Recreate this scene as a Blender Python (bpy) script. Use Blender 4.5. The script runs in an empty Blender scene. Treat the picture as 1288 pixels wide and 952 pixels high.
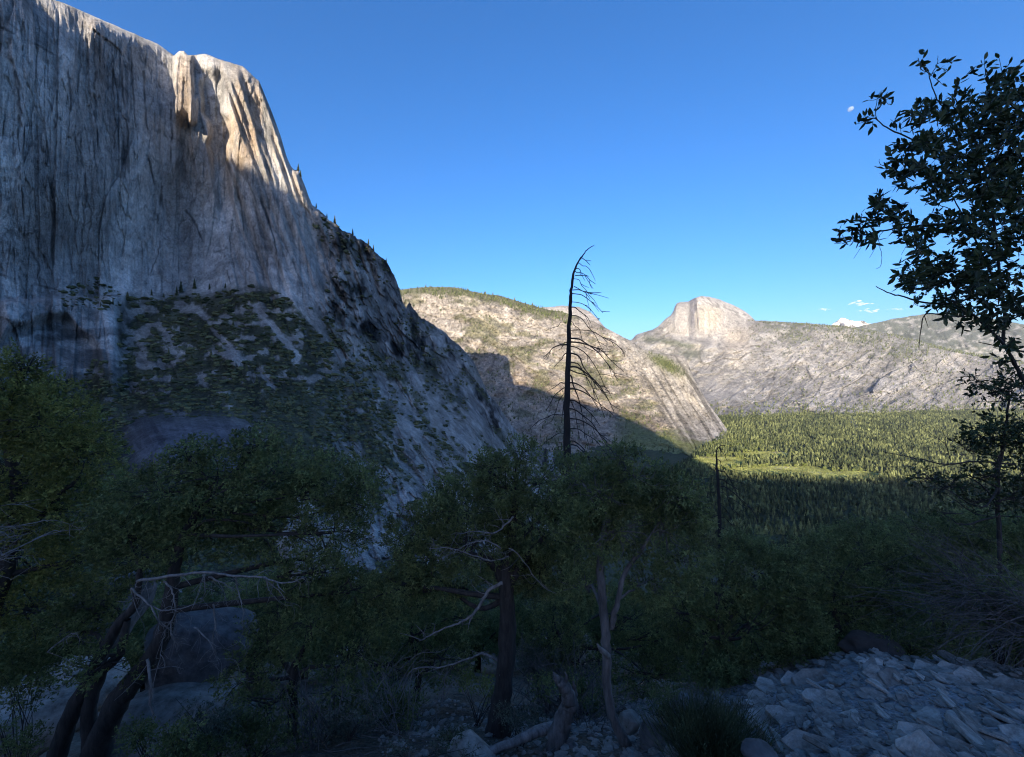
import bpy, math, random
import numpy as np

# ------------------------------------------------------------------ camera, sky, sun, exposure
scene = bpy.context.scene
R = math.radians
CX, HY, F = 644.0, 470.0, 500.0          # principal column, horizon row and focal length in photo pixels
SUN_AZ, SUN_EL = 12.5, 12.0              # light travels towards +Y, turned this many degrees to +X
cam_d = bpy.data.cameras.new('camera')
cam = bpy.data.objects.new('camera', cam_d)
scene.collection.objects.link(cam)
cam.location = (0, 0, 0)
cam.rotation_euler = (R(90), 0, 0)
cam_d.sensor_fit = 'HORIZONTAL'; cam_d.sensor_width = 36
cam_d.lens = 36 * F / 1288.0
cam_d.shift_y = (HY - 476.0) / 1288.0
cam_d.clip_start = 0.05; cam_d.clip_end = 150000
scene.camera = cam

world = bpy.data.worlds.new('World'); scene.world = world; world.use_nodes = True
wn = world.node_tree; wn.nodes.clear()
w_out = wn.nodes.new('ShaderNodeOutputWorld'); w_bg = wn.nodes.new('ShaderNodeBackground')
w_sky = wn.nodes.new('ShaderNodeTexSky')
w_sky.sky_type = 'NISHITA'; w_sky.sun_disc = False
w_sky.sun_elevation = R(SUN_EL); w_sky.sun_rotation = R(180 + SUN_AZ)
w_sky.altitude = 1500; w_sky.air_density = 1.1; w_sky.dust_density = 6.0; w_sky.ozone_density = 5.5
w_bg.inputs[1].default_value = 0.118
w_hs = wn.nodes.new('ShaderNodeHueSaturation')
w_hs.inputs['Saturation'].default_value = 1.13; w_hs.inputs['Hue'].default_value = 0.5
w_wb = wn.nodes.new('ShaderNodeVectorMath'); w_wb.operation = 'MULTIPLY'; w_wb.inputs[1].default_value = (1.0, 0.86, 0.85)   # camera white balance
wn.links.new(w_sky.outputs[0], w_wb.inputs[0]); wn.links.new(w_wb.outputs[0], w_hs.inputs['Color']); wn.links.new(w_hs.outputs[0], w_bg.inputs[0])
wn.links.new(w_bg.outputs[0], w_out.inputs[0])

sun_d = bpy.data.lights.new('sun', 'SUN'); sun_d.energy = 3.5; sun_d.angle = R(0.4); sun_d.color = (1.0, 0.85, 0.66)
sun = bpy.data.objects.new('sun', sun_d); scene.collection.objects.link(sun)
sa, ca, se, ce = math.sin(R(SUN_AZ)), math.cos(R(SUN_AZ)), math.sin(R(SUN_EL)), math.cos(R(SUN_EL))
from mathutils import Vector
sun.rotation_euler = Vector((sa * ce, ca * ce, -se)).to_track_quat('-Z', 'Y').to_euler()
scene.view_settings.view_transform = 'Standard'; scene.view_settings.look = 'None'
scene.view_settings.exposure = 1.68; scene.view_settings.gamma = 1.0
scene.cycles.use_denoising = True; scene.cycles.filter_width = 1.1
scene.cycles.max_bounces = 8; scene.cycles.diffuse_bounces = 4; scene.cycles.glossy_bounces = 2
scene.cycles.transparent_max_bounces = 12; scene.cycles.transmission_bounces = 4; scene.cycles.volume_bounces = 0
scene.cycles.caustics_reflective = False; scene.cycles.caustics_refractive = False

# ------------------------------------------------------------------ helpers
rng = np.random.default_rng(7)
random.seed(7)
col = scene.collection

def hsh(ix, iy, iz, s=0):
    h = (ix.astype(np.int64) * 73856093) ^ (iy.astype(np.int64) * 19349663) ^ (iz.astype(np.int64) * 83492791) ^ (s * 2654435761)
    h = (h ^ (h >> 13)) * 1274126177 & 0x7fffffff
    h = (h ^ (h >> 16)) * 668265263 & 0x7fffffff
    return ((h >> 8) & 0xffff) / 65535.0

def vn(x, y, z, s=0):                      # value noise, about -1..1
    x, y, z = np.broadcast_arrays(np.asarray(x, float), np.asarray(y, float), np.asarray(z, float))
    fx, fy, fz = np.floor(x), np.floor(y), np.floor(z)
    ix, iy, iz = fx.astype(np.int64), fy.astype(np.int64), fz.astype(np.int64)
    u, v, w = x - fx, y - fy, z - fz
    u, v, w = u*u*(3-2*u), v*v*(3-2*v), w*w*(3-2*w)
    def L(a, b, t): return a + (b - a) * t
    c = lambda a, b, d: hsh(ix + a, iy + b, iz + d, s)
    r = L(L(L(c(0,0,0), c(1,0,0), u), L(c(0,1,0), c(1,1,0), u), v),
          L(L(c(0,0,1), c(1,0,1), u), L(c(0,1,1), c(1,1,1), u), v), w)
    return r * 2 - 1

def fbm(x, y, z, o=4, s=0, gain=0.5):
    t = 0; a = 1; n = 0
    for k in range(o):
        f = 2.03 ** k
        t = t + a * vn(x * f + 13.7 * k, y * f + 5.1 * k, z * f + 7.9 * k, s + k); n += a; a *= gain
    return t / n

def worley(x, y, s=0):
    """cell id brightness (-1..1) and distance to the cell edge, for crisp jointed rock"""
    x, y = np.broadcast_arrays(np.asarray(x, float), np.asarray(y, float))
    ix, iy = np.floor(x).astype(np.int64), np.floor(y).astype(np.int64)
    d1 = np.full(x.shape, 9.0); d2 = d1.copy(); idv = np.zeros(x.shape); o0 = np.zeros_like(ix)
    for a in (-1, 0, 1):
        for b in (-1, 0, 1):
            jx, jy = ix + a, iy + b
            dx = jx + hsh(jx, jy, o0, s + 1) - x; dy = jy + hsh(jx, jy, o0, s + 2) - y; d = dx * dx + dy * dy
            n = d < d1; d2 = np.where(n, d1, np.minimum(d2, d)); idv = np.where(n, hsh(jx, jy, o0, s + 3), idv); d1 = np.where(n, d, d1)
    return idv * 2 - 1, np.sqrt(d2) - np.sqrt(d1)

def joints(u, v, sizes, s=0):
    """jointed rock at several sizes (du, dv): returns relief and tone, both about -1..1"""
    rel = 0; tone = 0; w = 1.0; n = 0
    for k, (du, dv) in enumerate(sizes):
        wu = 0.30 * fbm(u / du * .8, v / dv * .8, 0, 3, s + 9 * k); wv = 0.55 * fbm(u / du * .8, v / dv * .8, 4, 3, s + 9 * k + 5)
        i_, e_ = worley(u / du + wu, v / dv + wv, s + 40 * k); cr = (1 - sstep(0.0, 0.11, e_)) * sstep(-0.1, 0.5, fbm(u / du / 2.2, v / dv / 1.5, 9, 3, s + 77))
        rel = rel + w * (i_ - 0.9 * cr); tone = tone + w * (0.8 * i_ - 0.9 * cr); n += w; w *= 0.72
    return rel / n, tone / n

def ridged(x, y, z, o=4, s=0):
    t = 0; a = 1; n = 0
    for k in range(o):
        f = 2.1 ** k
        t = t + a * (1 - 2 * np.abs(vn(x * f + 3.3 * k, y * f, z * f + 9.1 * k, s + k))); n += a; a *= 0.5
    return t / n

def sstep(a, b, x):
    t = np.clip((x - a) / (b - a), 0, 1); return t * t * (3 - 2 * t)

def unproj(px, py, D):
    px = np.asarray(px, float); py = np.asarray(py, float)
    return np.stack(np.broadcast_arrays((px - CX) / F * D, D, (HY - py) / F * D), -1)

def P(px, py, D):
    return ((px - CX) / F * D, float(D), (HY - py) / F * D)

class RBF:                                  # smooth distance field through (column, row, metres) points
    def __init__(self, pts):
        p = np.array(pts, float); self.c = p[:, :2] / 100; n = len(p)
        d = np.linalg.norm(self.c[:, None] - self.c[None], axis=-1)
        K = np.where(d > 0, d * d * np.log(d + 1e-9), 0) + 0.02 * np.eye(n)
        Q = np.c_[np.ones(n), self.c]
        A = np.block([[K, Q], [Q.T, np.zeros((3, 3))]])
        self.w = np.linalg.solve(A, np.r_[np.log(p[:, 2]), 0, 0, 0])
    def __call__(self, px, py):
        x = np.asarray(px, float) / 100; y = np.asarray(py, float) / 100
        n = len(self.c); r = self.w[n] + self.w[n+1] * x + self.w[n+2] * y
        for k in range(n):
            d2 = (x - self.c[k, 0])**2 + (y - self.c[k, 1])**2
            r = r + self.w[k] * 0.5 * d2 * np.log(d2 + 1e-12)
        return np.exp(r)

def mesh_from(name, V, Fc, mat=None, smooth=False, colors=None, attrs=None):
    me = bpy.data.meshes.new(name)
    V = np.ascontiguousarray(V, dtype=np.float32).reshape(-1, 3)
    Fc = np.ascontiguousarray(Fc, dtype=np.int32)
    nf, k = Fc.shape
    me.vertices.add(len(V)); me.vertices.foreach_set('co', V.ravel())
    me.loops.add(nf * k); me.loops.foreach_set('vertex_index', Fc.ravel())
    me.polygons.add(nf)
    me.polygons.foreach_set('loop_start', np.arange(0, nf * k, k, dtype=np.int32))
    me.polygons.foreach_set('loop_total', np.full(nf, k, dtype=np.int32))
    me.polygons.foreach_set('use_smooth', np.full(nf, smooth))
    me.update(calc_edges=True)
    if colors is not None:
        a = me.attributes.new('base', 'FLOAT_COLOR', 'POINT')
        c = np.ones((len(V), 4), np.float32); c[:, :3] = np.clip(colors.reshape(-1, 3), 0.003, 1); a.data.foreach_set('color', c.ravel())
    if mat is not None: me.materials.append(mat)
    return me

def link(name, me, parent=None, label=None, cat=None, group=None, kind=None):
    o = bpy.data.objects.new(name, me); col.objects.link(o)
    if parent is not None: o.parent = parent
    tag(o, label, cat, group, kind); return o

def tag(o, label=None, cat=None, group=None, kind=None):
    if label: o['label'] = label
    if cat: o['category'] = cat
    if group: o['group'] = group
    if kind: o['kind'] = kind

def empty(name, loc, label, cat, group=None):
    o = bpy.data.objects.new(name, None); col.objects.link(o); o.location = loc
    o.empty_display_size = 0.3
    tag(o, label, cat, group); return o

def grid_faces(nr, nc, wrap=False):
    r = np.arange(nr - 1)[:, None]; c = np.arange(nc if wrap else nc - 1)[None]
    c2 = (c + 1) % nc
    a = r * nc + c; b = r * nc + c2; d = (r + 1) * nc + c; e = (r + 1) * nc + c2
    return np.stack([a, b, e, d], -1).reshape(-1, 4)

# ------------------------------------------------------------------ materials
def new_mat(name):
    m = bpy.data.materials.new(name); m.use_nodes = True
    n = m.node_tree; b = n.nodes['Principled BSDF']; return m, n, b

def N(nt, t, **kw):
    n = nt.nodes.new(t)
    for k, v in kw.items():
        if k in n.inputs.keys(): n.inputs[k].default_value = v
        else: setattr(n, k, v)
    return n

def rock_mat(name, scales, contrast=0.5, bump=1.0, zsq=0.3, rough=0.9, rot=0.0):
    """base colour from the rock's own colour map, broken up by fine grain and cracks at two sizes (metres)"""
    m, nt, b = new_mat(name); L = nt.links.new
    at = N(nt, 'ShaderNodeAttribute'); at.attribute_name = 'base'
    tc = N(nt, 'ShaderNodeTexCoord'); mp = N(nt, 'ShaderNodeMapping')
    mp.inputs['Scale'].default_value = (1, 1, zsq); mp.inputs['Rotation'].default_value = (0, rot, 0)
    L(tc.outputs['Object'], mp.inputs[0])
    n1 = N(nt, 'ShaderNodeTexNoise', Scale=1.0 / scales[0], Detail=6.0, Roughness=0.7)
    n2 = N(nt, 'ShaderNodeTexNoise', Scale=1.0 / scales[1], Detail=3.0, Roughness=0.65)
    L(mp.outputs[0], n1.inputs[0]); L(mp.outputs[0], n2.inputs[0])
    n3 = N(nt, 'ShaderNodeTexNoise', Scale=1.0 / (scales[1] * 0.3), Detail=2.0, Roughness=0.6); L(mp.outputs[0], n3.inputs[0])
    a0 = N(nt, 'ShaderNodeMath', operation='ADD'); L(n1.outputs[0], a0.inputs[0]); L(n2.outputs[0], a0.inputs[1])
    ad = N(nt, 'ShaderNodeMath', operation='ADD'); L(a0.outputs[0], ad.inputs[0]); L(n3.outputs[0], ad.inputs[1])
    mr = N(nt, 'ShaderNodeMapRange'); L(ad.outputs[0], mr.inputs[0])
    mr.inputs[1].default_value = 1.2; mr.inputs[2].default_value = 1.8
    mr.inputs[3].default_value = 1 - contrast; mr.inputs[4].default_value = 1 + contrast
    mx = N(nt, 'ShaderNodeVectorMath', operation='SCALE'); L(at.outputs[0], mx.inputs[0]); L(mr.outputs[0], mx.inputs['Scale'])
    L(mx.outputs[0], b.inputs['Base Color']); b.inputs['Roughness'].default_value = rough
    b.inputs['Specular IOR Level'].default_value = 0.15
    bp = N(nt, 'ShaderNodeBump', Strength=min(1, bump), Distance=scales[1] * 0.9); L(ad.outputs[0], bp.inputs['Height'])
    L(bp.outputs[0], b.inputs['Normal'])
    return m

def leaf_mat(name, c1, c2, transl=0.25, rough=0.55, spec=0.3, tone=3.2, src='island'):
    m, nt, b = new_mat(name); L = nt.links.new
    g = N(nt, 'ShaderNodeNewGeometry'); cr = N(nt, 'ShaderNodeValToRGB')
    cr.color_ramp.elements[0].color = (*c1, 1); cr.color_ramp.elements[1].color = (*c2, 1)
    if src == 'island': L(g.outputs['Random Per Island'], cr.inputs[0])
    elif src == 'object': oi = N(nt, 'ShaderNodeObjectInfo'); L(oi.outputs['Random'], cr.inputs[0])
    else: at = N(nt, 'ShaderNodeAttribute'); at.attribute_name = 'base'; L(at.outputs['Fac'], cr.inputs[0])
    tc = N(nt, 'ShaderNodeTexCoord'); ns = N(nt, 'ShaderNodeTexNoise', Scale=tone, Detail=3.0)
    L(tc.outputs['Object'], ns.inputs[0])
    mr = N(nt, 'ShaderNodeMapRange'); L(ns.outputs[0], mr.inputs[0])
    mr.inputs[1].default_value = 0.36; mr.inputs[2].default_value = 0.64; mr.inputs[3].default_value = 0.55; mr.inputs[4].default_value = 1.5
    mx = N(nt, 'ShaderNodeVectorMath', operation='SCALE'); L(cr.outputs[0], mx.inputs[0]); L(mr.outputs[0], mx.inputs['Scale'])
    L(mx.outputs[0], b.inputs['Base Color']); b.inputs['Roughness'].default_value = rough
    b.inputs['Specular IOR Level'].default_value = spec
    if transl > 0:
        t = N(nt, 'ShaderNodeBsdfTranslucent'); L(mx.outputs[0], t.inputs[0])
        ms = N(nt, 'ShaderNodeMixShader'); ms.inputs[0].default_value = transl
        L(b.outputs[0], ms.inputs[1]); L(t.outputs[0], ms.inputs[2])
        L(ms.outputs[0], nt.nodes['Material Output'].inputs[0])
    return m

def bark_mat(name, c1, c2, scale=14.0):
    m, nt, b = new_mat(name); L = nt.links.new
    tc = N(nt, 'ShaderNodeTexCoord'); mp = N(nt, 'ShaderNodeMapping'); mp.inputs['Scale'].default_value = (1, 1, 0.22)
    L(tc.outputs['Object'], mp.inputs[0])
    ns = N(nt, 'ShaderNodeTexNoise', Scale=scale, Detail=6.0, Roughness=0.7); L(mp.outputs[0], ns.inputs[0])
    cr = N(nt, 'ShaderNodeValToRGB'); L(ns.outputs[0], cr.inputs[0])
    cr.color_ramp.elements[0].position = 0.35; cr.color_ramp.elements[1].position = 0.68
    cr.color_ramp.elements[0].color = (*c1, 1); cr.color_ramp.elements[1].color = (*c2, 1)
    L(cr.outputs[0], b.inputs['Base Color']); b.inputs['Roughness'].default_value = 0.9
    bp = N(nt, 'ShaderNodeBump', Strength=0.8, Distance=0.02); L(ns.outputs[0], bp.inputs['Height']); L(bp.outputs[0], b.inputs['Normal'])
    return m

M_CLIFF = rock_mat('shaded_granite', (45, 6), 0.42, 1.0, 0.7)
M_RIDGE = rock_mat('ridge_granite', (160, 28), 0.45, 1.0, 0.6)
M_FAR = rock_mat('far_granite', (260, 50), 0.38, 1.0, 0.7)
M_HILL = rock_mat('hillside_soil', (1.2, 0.16), 0.5, 0.8, 1.0)
M_FLOOR = rock_mat('valley_soil', (120, 20), 0.4, 0.4, 1.0)
M_OAK = leaf_mat('oak_leaves', (0.080, 0.105, 0.038), (0.19, 0.225, 0.085), 0.38)
M_OAK_L = leaf_mat('olive_oak_leaves', (0.11, 0.125, 0.034), (0.24, 0.25, 0.07), 0.38)
M_BAY = leaf_mat('glossy_leaves', (0.022, 0.036, 0.014), (0.065, 0.085, 0.03), 0.15, 0.5, 0.3)
M_CONIF = leaf_mat('conifer_needles', (0.07, 0.085, 0.035), (0.18, 0.19, 0.075), 0.1, 0.8, 0.1)
M_CONIF_ONE = leaf_mat('lone_conifer_needles', (0.045, 0.06, 0.03), (0.12, 0.13, 0.06), 0.1, 0.8, 0.1, src='object')
M_WOOD = leaf_mat('forest_needles', (0.035, 0.05, 0.025), (0.21, 0.235, 0.095), 0.1, 0.8, 0.1, tone=.05, src='base')
M_SHRUB = leaf_mat('slope_shrub', (0.035, 0.046, 0.022), (0.15, 0.16, 0.08), 0.1, 0.8, 0.1)
M_BARK = bark_mat('dark_bark', (0.014, 0.013, 0.012), (0.058, 0.052, 0.047))
M_BARKP = bark_mat('grey_bark', (0.045, 0.042, 0.04), (0.17, 0.16, 0.155))
M_DEAD = bark_mat('bleached_wood', (0.09, 0.088, 0.086), (0.27, 0.26, 0.25))
M_CHAR = bark_mat('charred_wood', (0.008, 0.007, 0.007), (0.03, 0.028, 0.027), 6)
# ------------------------------------------------------------------ landforms
FLOOR = -600.0
def interp(x, pts):
    p = np.array(pts, float); return np.interp(x, p[:, 0], p[:, 1])

# --- great shaded cliff with its apron (one massif)
SIL_M = [(-260,-190),(-120,-95),(-40,-40),(0,-16),(40,-8),(76,2),(118,20),(161,39),(198,55),(219,70),(221,68),(226,64),(231,64),(236,69),(259,68),(269,72),(289,78),(306,84),
 (317,94),(326,102),(331,114),(341,138),(353,171),(361,198),(366,209),(370,213),(375,212),(383,232),(393,259),(407,269),(421,282),
 (438,291),(465,309),(485,328),(495,345),(502,363),(507,383),(511,388),(515,379),(519,388),(525,396),(545,408),(560,419),(577,434),(590,447),(600,463),(612,492),
 (640,536),(660,562),(700,590),(740,615),(790,648)]
CT_M = RBF([(-260,-150,560),(-260,300,520),(0,-10,742),(0,200,730),(0,400,700),(0,520,500),(0,700,230),(0,860,100),(215,860,105),(400,860,110),(110,30,905),(110,250,890),(110,400,850),(110,500,620),
 (215,70,1170),(215,250,1140),(215,360,1090),(215,470,760),(215,600,380),(215,780,200),(300,90,1235),(300,250,1190),(300,350,1130),(300,430,900),(300,520,650),(300,600,430),(300,700,300),(300,780,200),
 (380,235,1290),(390,350,1230),(400,430,1080),(400,520,800),(400,600,520),(400,700,330),(430,290,1450),(440,400,1300),(480,330,1750),(500,375,1850),(500,450,1560),(500,520,1150),(500,600,750),(500,700,420),
 (560,440,2200),(590,500,2050),(600,560,1450),(600,620,1000),(600,700,600),(660,575,2350),(660,620,1600),(660,700,900),(740,620,2000),(740,700,1100)])

nx = np.r_[np.arange(-260, -10, 6.0), np.arange(-10, 700, 0.9), np.arange(700, 791, 2.5)]
nvr = 520
top = interp(nx, SIL_M)
rr = np.linspace(0, 1, nvr) ** 1.0
botm = interp(nx, [(0, 870), (420, 870), (560, 790), (800, 790)])
ypix = top[None] + (botm - top)[None] * rr[:, None]
xpix = np.broadcast_to(nx[None], ypix.shape)
D = CT_M(xpix, ypix)
# carved shapes of the prow: pillar, recess, buttress, flutes
def bump(x, c, w, s=3.0): return sstep(c - w - s, c - w + s, x) * (1 - sstep(c + w - s, c + w + s, x))
rel = np.zeros_like(D)
rel += -0.030 * bump(xpix, 231, 12, 2.5) * (1 - sstep(135, 165, ypix))
rel += -0.018 * bump(xpix, 243, 5, 2) * (sstep(118, 126, ypix) - sstep(150, 160, ypix))
rc = 262 + (ypix - 80) * 0.13
rel += 0.036 * bump(xpix + 4 * vn(ypix / 14, 0, 5), rc, 14 - (ypix - 90) * 0.03, 4) * sstep(78, 110, ypix + 5 * vn(xpix / 9, 0, 0)) * (1 - sstep(235, 300, ypix))
rel += 0.012 * bump(xpix, 246, 5, 3) * (1 - sstep(90, 100, ypix))
sk = xpix - (ypix - 100) * 0.33
rel += 0.016 * vn(sk / 9.0, ypix / 160, 0, 31) * sstep(285, 310, xpix) * (1 - sstep(330, 420, ypix))
rel += 0.012 * vn(sk / 4.0, ypix / 70, 0, 32) * sstep(275, 300, xpix) * (1 - sstep(330, 420, ypix))
# hollow and overlap at the left foot of the wall, blocky lower slabs
archy = 392 + 0.008 * (xpix - 55) ** 2 + 9 * vn(xpix / 17, 0, 8)
rel += 0.05 * sstep(-2, 14, ypix - archy) * bump(xpix, 62, 62, 8) * (1 - sstep(470, 520, ypix))
rel += -0.05 * bump(xpix, 75, 75, 10) * sstep(372, 380, ypix + 5 * vn(xpix / 20, 0, 3)) * (1 - sstep(470, 520, ypix))
rel += 0.05 * sstep(455, 500, ypix) * bump(xpix, 120, 60, 25) * (1 - sstep(540, 600, ypix))
# slab bulge (dark rounded rock, 160..330, 520..590) and other bulges on the apron
rel += -0.09 * np.exp(-(((xpix - 235) / 75) ** 4 + ((ypix - 562) / 34) ** 4))
rel += -0.02 * np.exp(-(((xpix - 292) / 14) ** 4 + ((ypix - 452) / 9) ** 4))
D = D * (1 + rel)
W = unproj(xpix, ypix, D)
X, Y, Z = W[..., 0], W[..., 1], W[..., 2]
s_lat = X * 0.25 + Y * 0.97                                   # distance along the wall
apron_y = interp(nx, [(-260,380),(0,385),(100,372),(150,388),(160,372),(230,366),(300,362),(340,358),(362,372),(400,392),(440,415),(480,440),(510,455),(540,470),(590,510),(650,575),(790,650)])[None]
apr = sstep(-8, 14, ypix - apron_y + 14 * fbm(xpix / 40, ypix / 40, 0, 3, 5))
lowslab = bump(xpix, 70, 78, 5) * sstep(366, 378, ypix) * (1 - sstep(440, 490, ypix + 20 * vn(xpix / 25, 0, 0)))
apr = apr * (1 - lowslab)
cliffy = 1 - apr
lumpy = sstep(385, 440, xpix)                                  # right-hand part: broken buttresses
s_w = s_lat + 16 * fbm(X / 90, Y / 90, Z / 70, 4, 77)
flute = np.round(3.5 * fbm(s_w / 60, X / 300, Z / 330, 3, 3)) * 3.2 + fbm(s_w / 70, X / 200, Z / 260, 4, 3) * 9
flute += fbm(s_w / 18, X / 60, Z / 45, 5, 9, 0.6) * 6.0
facets = fbm(X / 90, Y / 90, Z / 60, 5, 21) * 10
lump = ridged(xpix / 34 - ypix / 110, ypix / 70, 0, 5, 14) * 42 + fbm(X / 40 + Z / 90, Y / 60, Z / 45, 4, 15) * 9
sm = np.abs(vn(X / 260, Y / 260, Z / 200, 66))
dis = cliffy * ((flute * (0.45 + 0.8 * sm) + 0.5 * facets) * (1 - lumpy) + lump * lumpy) + apr * (fbm(X / 60, Y / 60, Z / 60, 6, 40) * 9 + lumpy * lump * 0.6)
rimw = 1 - np.exp(-(ypix - top[None]) / 10.0)
jr, jt = joints(xpix - 0.10 * (ypix - 200) * sstep(250, 420, xpix), ypix, [(80, 210), (34, 260), (15, 110), (6, 40)], 200)
lr, lt = joints(xpix - 0.45 * (ypix - 400), ypix, [(24, 52), (10, 22), (4.5, 10)], 300)
dis = dis - (cliffy * (1 - lumpy) * 15 * jr + np.maximum(lumpy, 0.25 * apr) * (1 - 0.5 * apr) * 44 * lr)
D2 = D + dis * (0.25 + 0.75 * rimw) * np.clip(D / 700, 0.12, 1.0)
rim_w = interp(nx, [(-260, 8), (30, 10), (45, 40), (98, 34), (118, 9), (205, 6), (219, 4), (300, 8), (400, 7), (800, 6)])[None]
D2 = D2 + (interp(nx, [(-260,60),(210,70),(225,25),(330,45),(400,60),(800,60)])[None]) * np.exp(-((ypix - top[None]) / rim_w) * 1.6)
Dfloor = np.where(ypix > 480, (8 - FLOOR) * F / np.maximum(ypix - HY, 1), 1e9)
D2 = np.minimum(D2, Dfloor * 0.999)
ysil = ypix + (4.5 * fbm(nx / 9, 0, 0, 5, 71, .62) * sstep(340, 420, nx) + 0.8 * fbm(nx / 7, 0, 0, 3, 72))[None] * np.exp(-(ypix - top[None]) / 12)
W = unproj(xpix, ysil, D2)
X, Y, Z = W[..., 0], W[..., 1], W[..., 2]
M_D, M_X, M_Y = D2, xpix, ypix
# colours of the rock, with the shade of the left hollow painted in
def seg(px, py, pts, w0, w1):
    d = np.full(px.shape, 1e9); n = len(pts) - 1
    for k in range(n):
        (x0, y0), (x1, y1) = pts[k], pts[k + 1]
        t = np.clip(((px - x0) * (x1 - x0) + (py - y0) * (y1 - y0)) / ((x1 - x0) ** 2 + (y1 - y0) ** 2), 0, 1)
        w = w0 + (w1 - w0) * (k + t) / n
        d = np.minimum(d, np.hypot(px - x0 - t * (x1 - x0), py - y0 - t * (y1 - y0)) / w)
    return d
g1 = fbm(xpix / 70, ypix / 110, 0, 5, 50); g2 = fbm(xpix / 12, ypix / 60, 0, 4, 51); g3 = fbm(X / 50, Y / 50, Z / 50, 5, 52)
base = np.stack([0.43 + 0 * g1, 0.425 + 0 * g1, 0.41 + 0 * g1], -1)
g4 = fbm(X / 18, Y / 18, Z / 18, 4, 151, 0.55)
base = base * (1 + 0.50 * g1 + 0.20 * g2 + 0.25 * g3 + 0.5 * g4)[..., None]
def mixc(a, c, t): return a * (1 - t[..., None]) + np.array(c) * t[..., None]
pale = sstep(0.05, 0.5, fbm(s_lat / 90 + Z / 500, X / 200, Z / 200, 5, 53)) * cliffy
pale = np.maximum(pale, 0.9 * np.exp(-(((xpix - 205 - 14 * g2) / 45) ** 2)) * sstep(150, 200, ypix) * (0.5 + 0.5 * g3) * cliffy)
base = base * (1 + cliffy * (1 - lumpy) * 0.5 * jt + cliffy * lumpy * 1.0 * lt)[..., None]
base = mixc(base, (0.60, 0.60, 0.59), np.clip(pale * 0.7, 0, 1))
brown = np.clip(sstep(0.1, 0.5, fbm(s_lat / 60, X / 120, Z / 300, 4, 54)), 0, 1) * cliffy
for cx, cy, wx, wy in ((105, 190, 22, 70), (215, 250, 25, 80), (45, 290, 40, 45), (240, 195, 16, 60), (120, 300, 20, 60)):
    brown = np.maximum(brown, np.exp(-(((xpix - cx) / wx) ** 2 + ((ypix - cy) / wy) ** 2)) * (0.8 + 0.5 * g2) * cliffy)
base = mixc(base, (0.27, 0.225, 0.19), np.clip(brown * 0.5, 0, 1))
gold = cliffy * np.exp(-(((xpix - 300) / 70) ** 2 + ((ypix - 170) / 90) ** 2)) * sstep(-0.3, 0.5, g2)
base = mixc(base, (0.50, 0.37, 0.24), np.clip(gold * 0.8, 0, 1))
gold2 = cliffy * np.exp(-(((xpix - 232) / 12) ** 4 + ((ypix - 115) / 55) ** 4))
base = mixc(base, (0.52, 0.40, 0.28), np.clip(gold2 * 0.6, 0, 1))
xw = xpix + 2.5 * fbm(xpix / 30, ypix / 40, 0, 3, 156)
strk = sstep(0.1, 0.65, vn(xw / 5, ypix / 90, 0, 55) * 0.5 + 0.45 * vn(xw / 2, ypix / 24, 0, 155) + 0.5 * vn(xw / 26, ypix / 120, 0, 56)) * cliffy * (1 - lumpy)
base = base * (1.06 - 0.36 * strk[..., None])
crag = fbm(xpix / 13 - ypix / 60, ypix / 26, 0, 5, 160, 0.62)
base = base * (1 + lumpy * cliffy * (1.3 * crag - 0.55 * sstep(0.02, 0.25, -crag)))[..., None]
strk2 = sstep(0.3, 0.55, vn(xpix / 7, ypix / 300, 0, 57)) * bump(xpix, 150, 40, 20) * bump(ypix, 140, 80, 30) * cliffy
base = base * (1 - 0.65 * strk2[..., None])
crk = sstep(0.93, 0.99, 1 - np.abs(fbm(s_lat / 45, X / 60, Z / 80, 4, 58))) * sstep(-0.1, 0.3, g3) * cliffy
base = base * (1 - 0.45 * crk[..., None])
ck = np.full(xpix.shape, 1e9)
for pts in ([(-10,28),(20,44),(50,58),(78,74)],[(143,70),(141,110),(146,160),(143,200)],[(153,80),(156,130),(161,170),(159,215)],[(165,60),(168,120),(171,160)],[(214,120),(216,160),(214,205)],[(100,150),(103,200),(110,250),(128,300),(131,330)],[(55,165),(58,205),(66,250)],[(205,235),(198,280),(201,310),(188,345)],
            [(235,265),(248,285),(262,318)],[(60,120),(70,155),(66,190)],[(20,90),(26,140),(18,190),(24,240)],[(0,345),(60,362),(120,372),(150,372)],[(10,250),(14,300),(8,350)],[(84,85),(90,130),(84,175)],[(284,200),(300,240),(306,290)],[(180,90),(184,150),(190,200)],[(120,90),(118,140),(126,190)],[(325,240),(345,300),(352,350)],[(30,300),(48,330),(50,360)],[(270,300),(285,330),(290,356)]):
    ck = np.minimum(ck, seg(xpix + 3 * fbm(xpix / 12, ypix / 12, 0, 4, 191), ypix, pts, 1.5, 0.7))
base = base * (1 - 0.62 * (1 - sstep(0.6, 1.6, ck)) * sstep(-.5, .1, vn(xpix / 30, ypix / 12, 0, 192)) * cliffy)[..., None]
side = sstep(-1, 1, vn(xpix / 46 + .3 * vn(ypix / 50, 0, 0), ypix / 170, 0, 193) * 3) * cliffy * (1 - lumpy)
base = base * (0.86 + 0.26 * side)[..., None]
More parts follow.
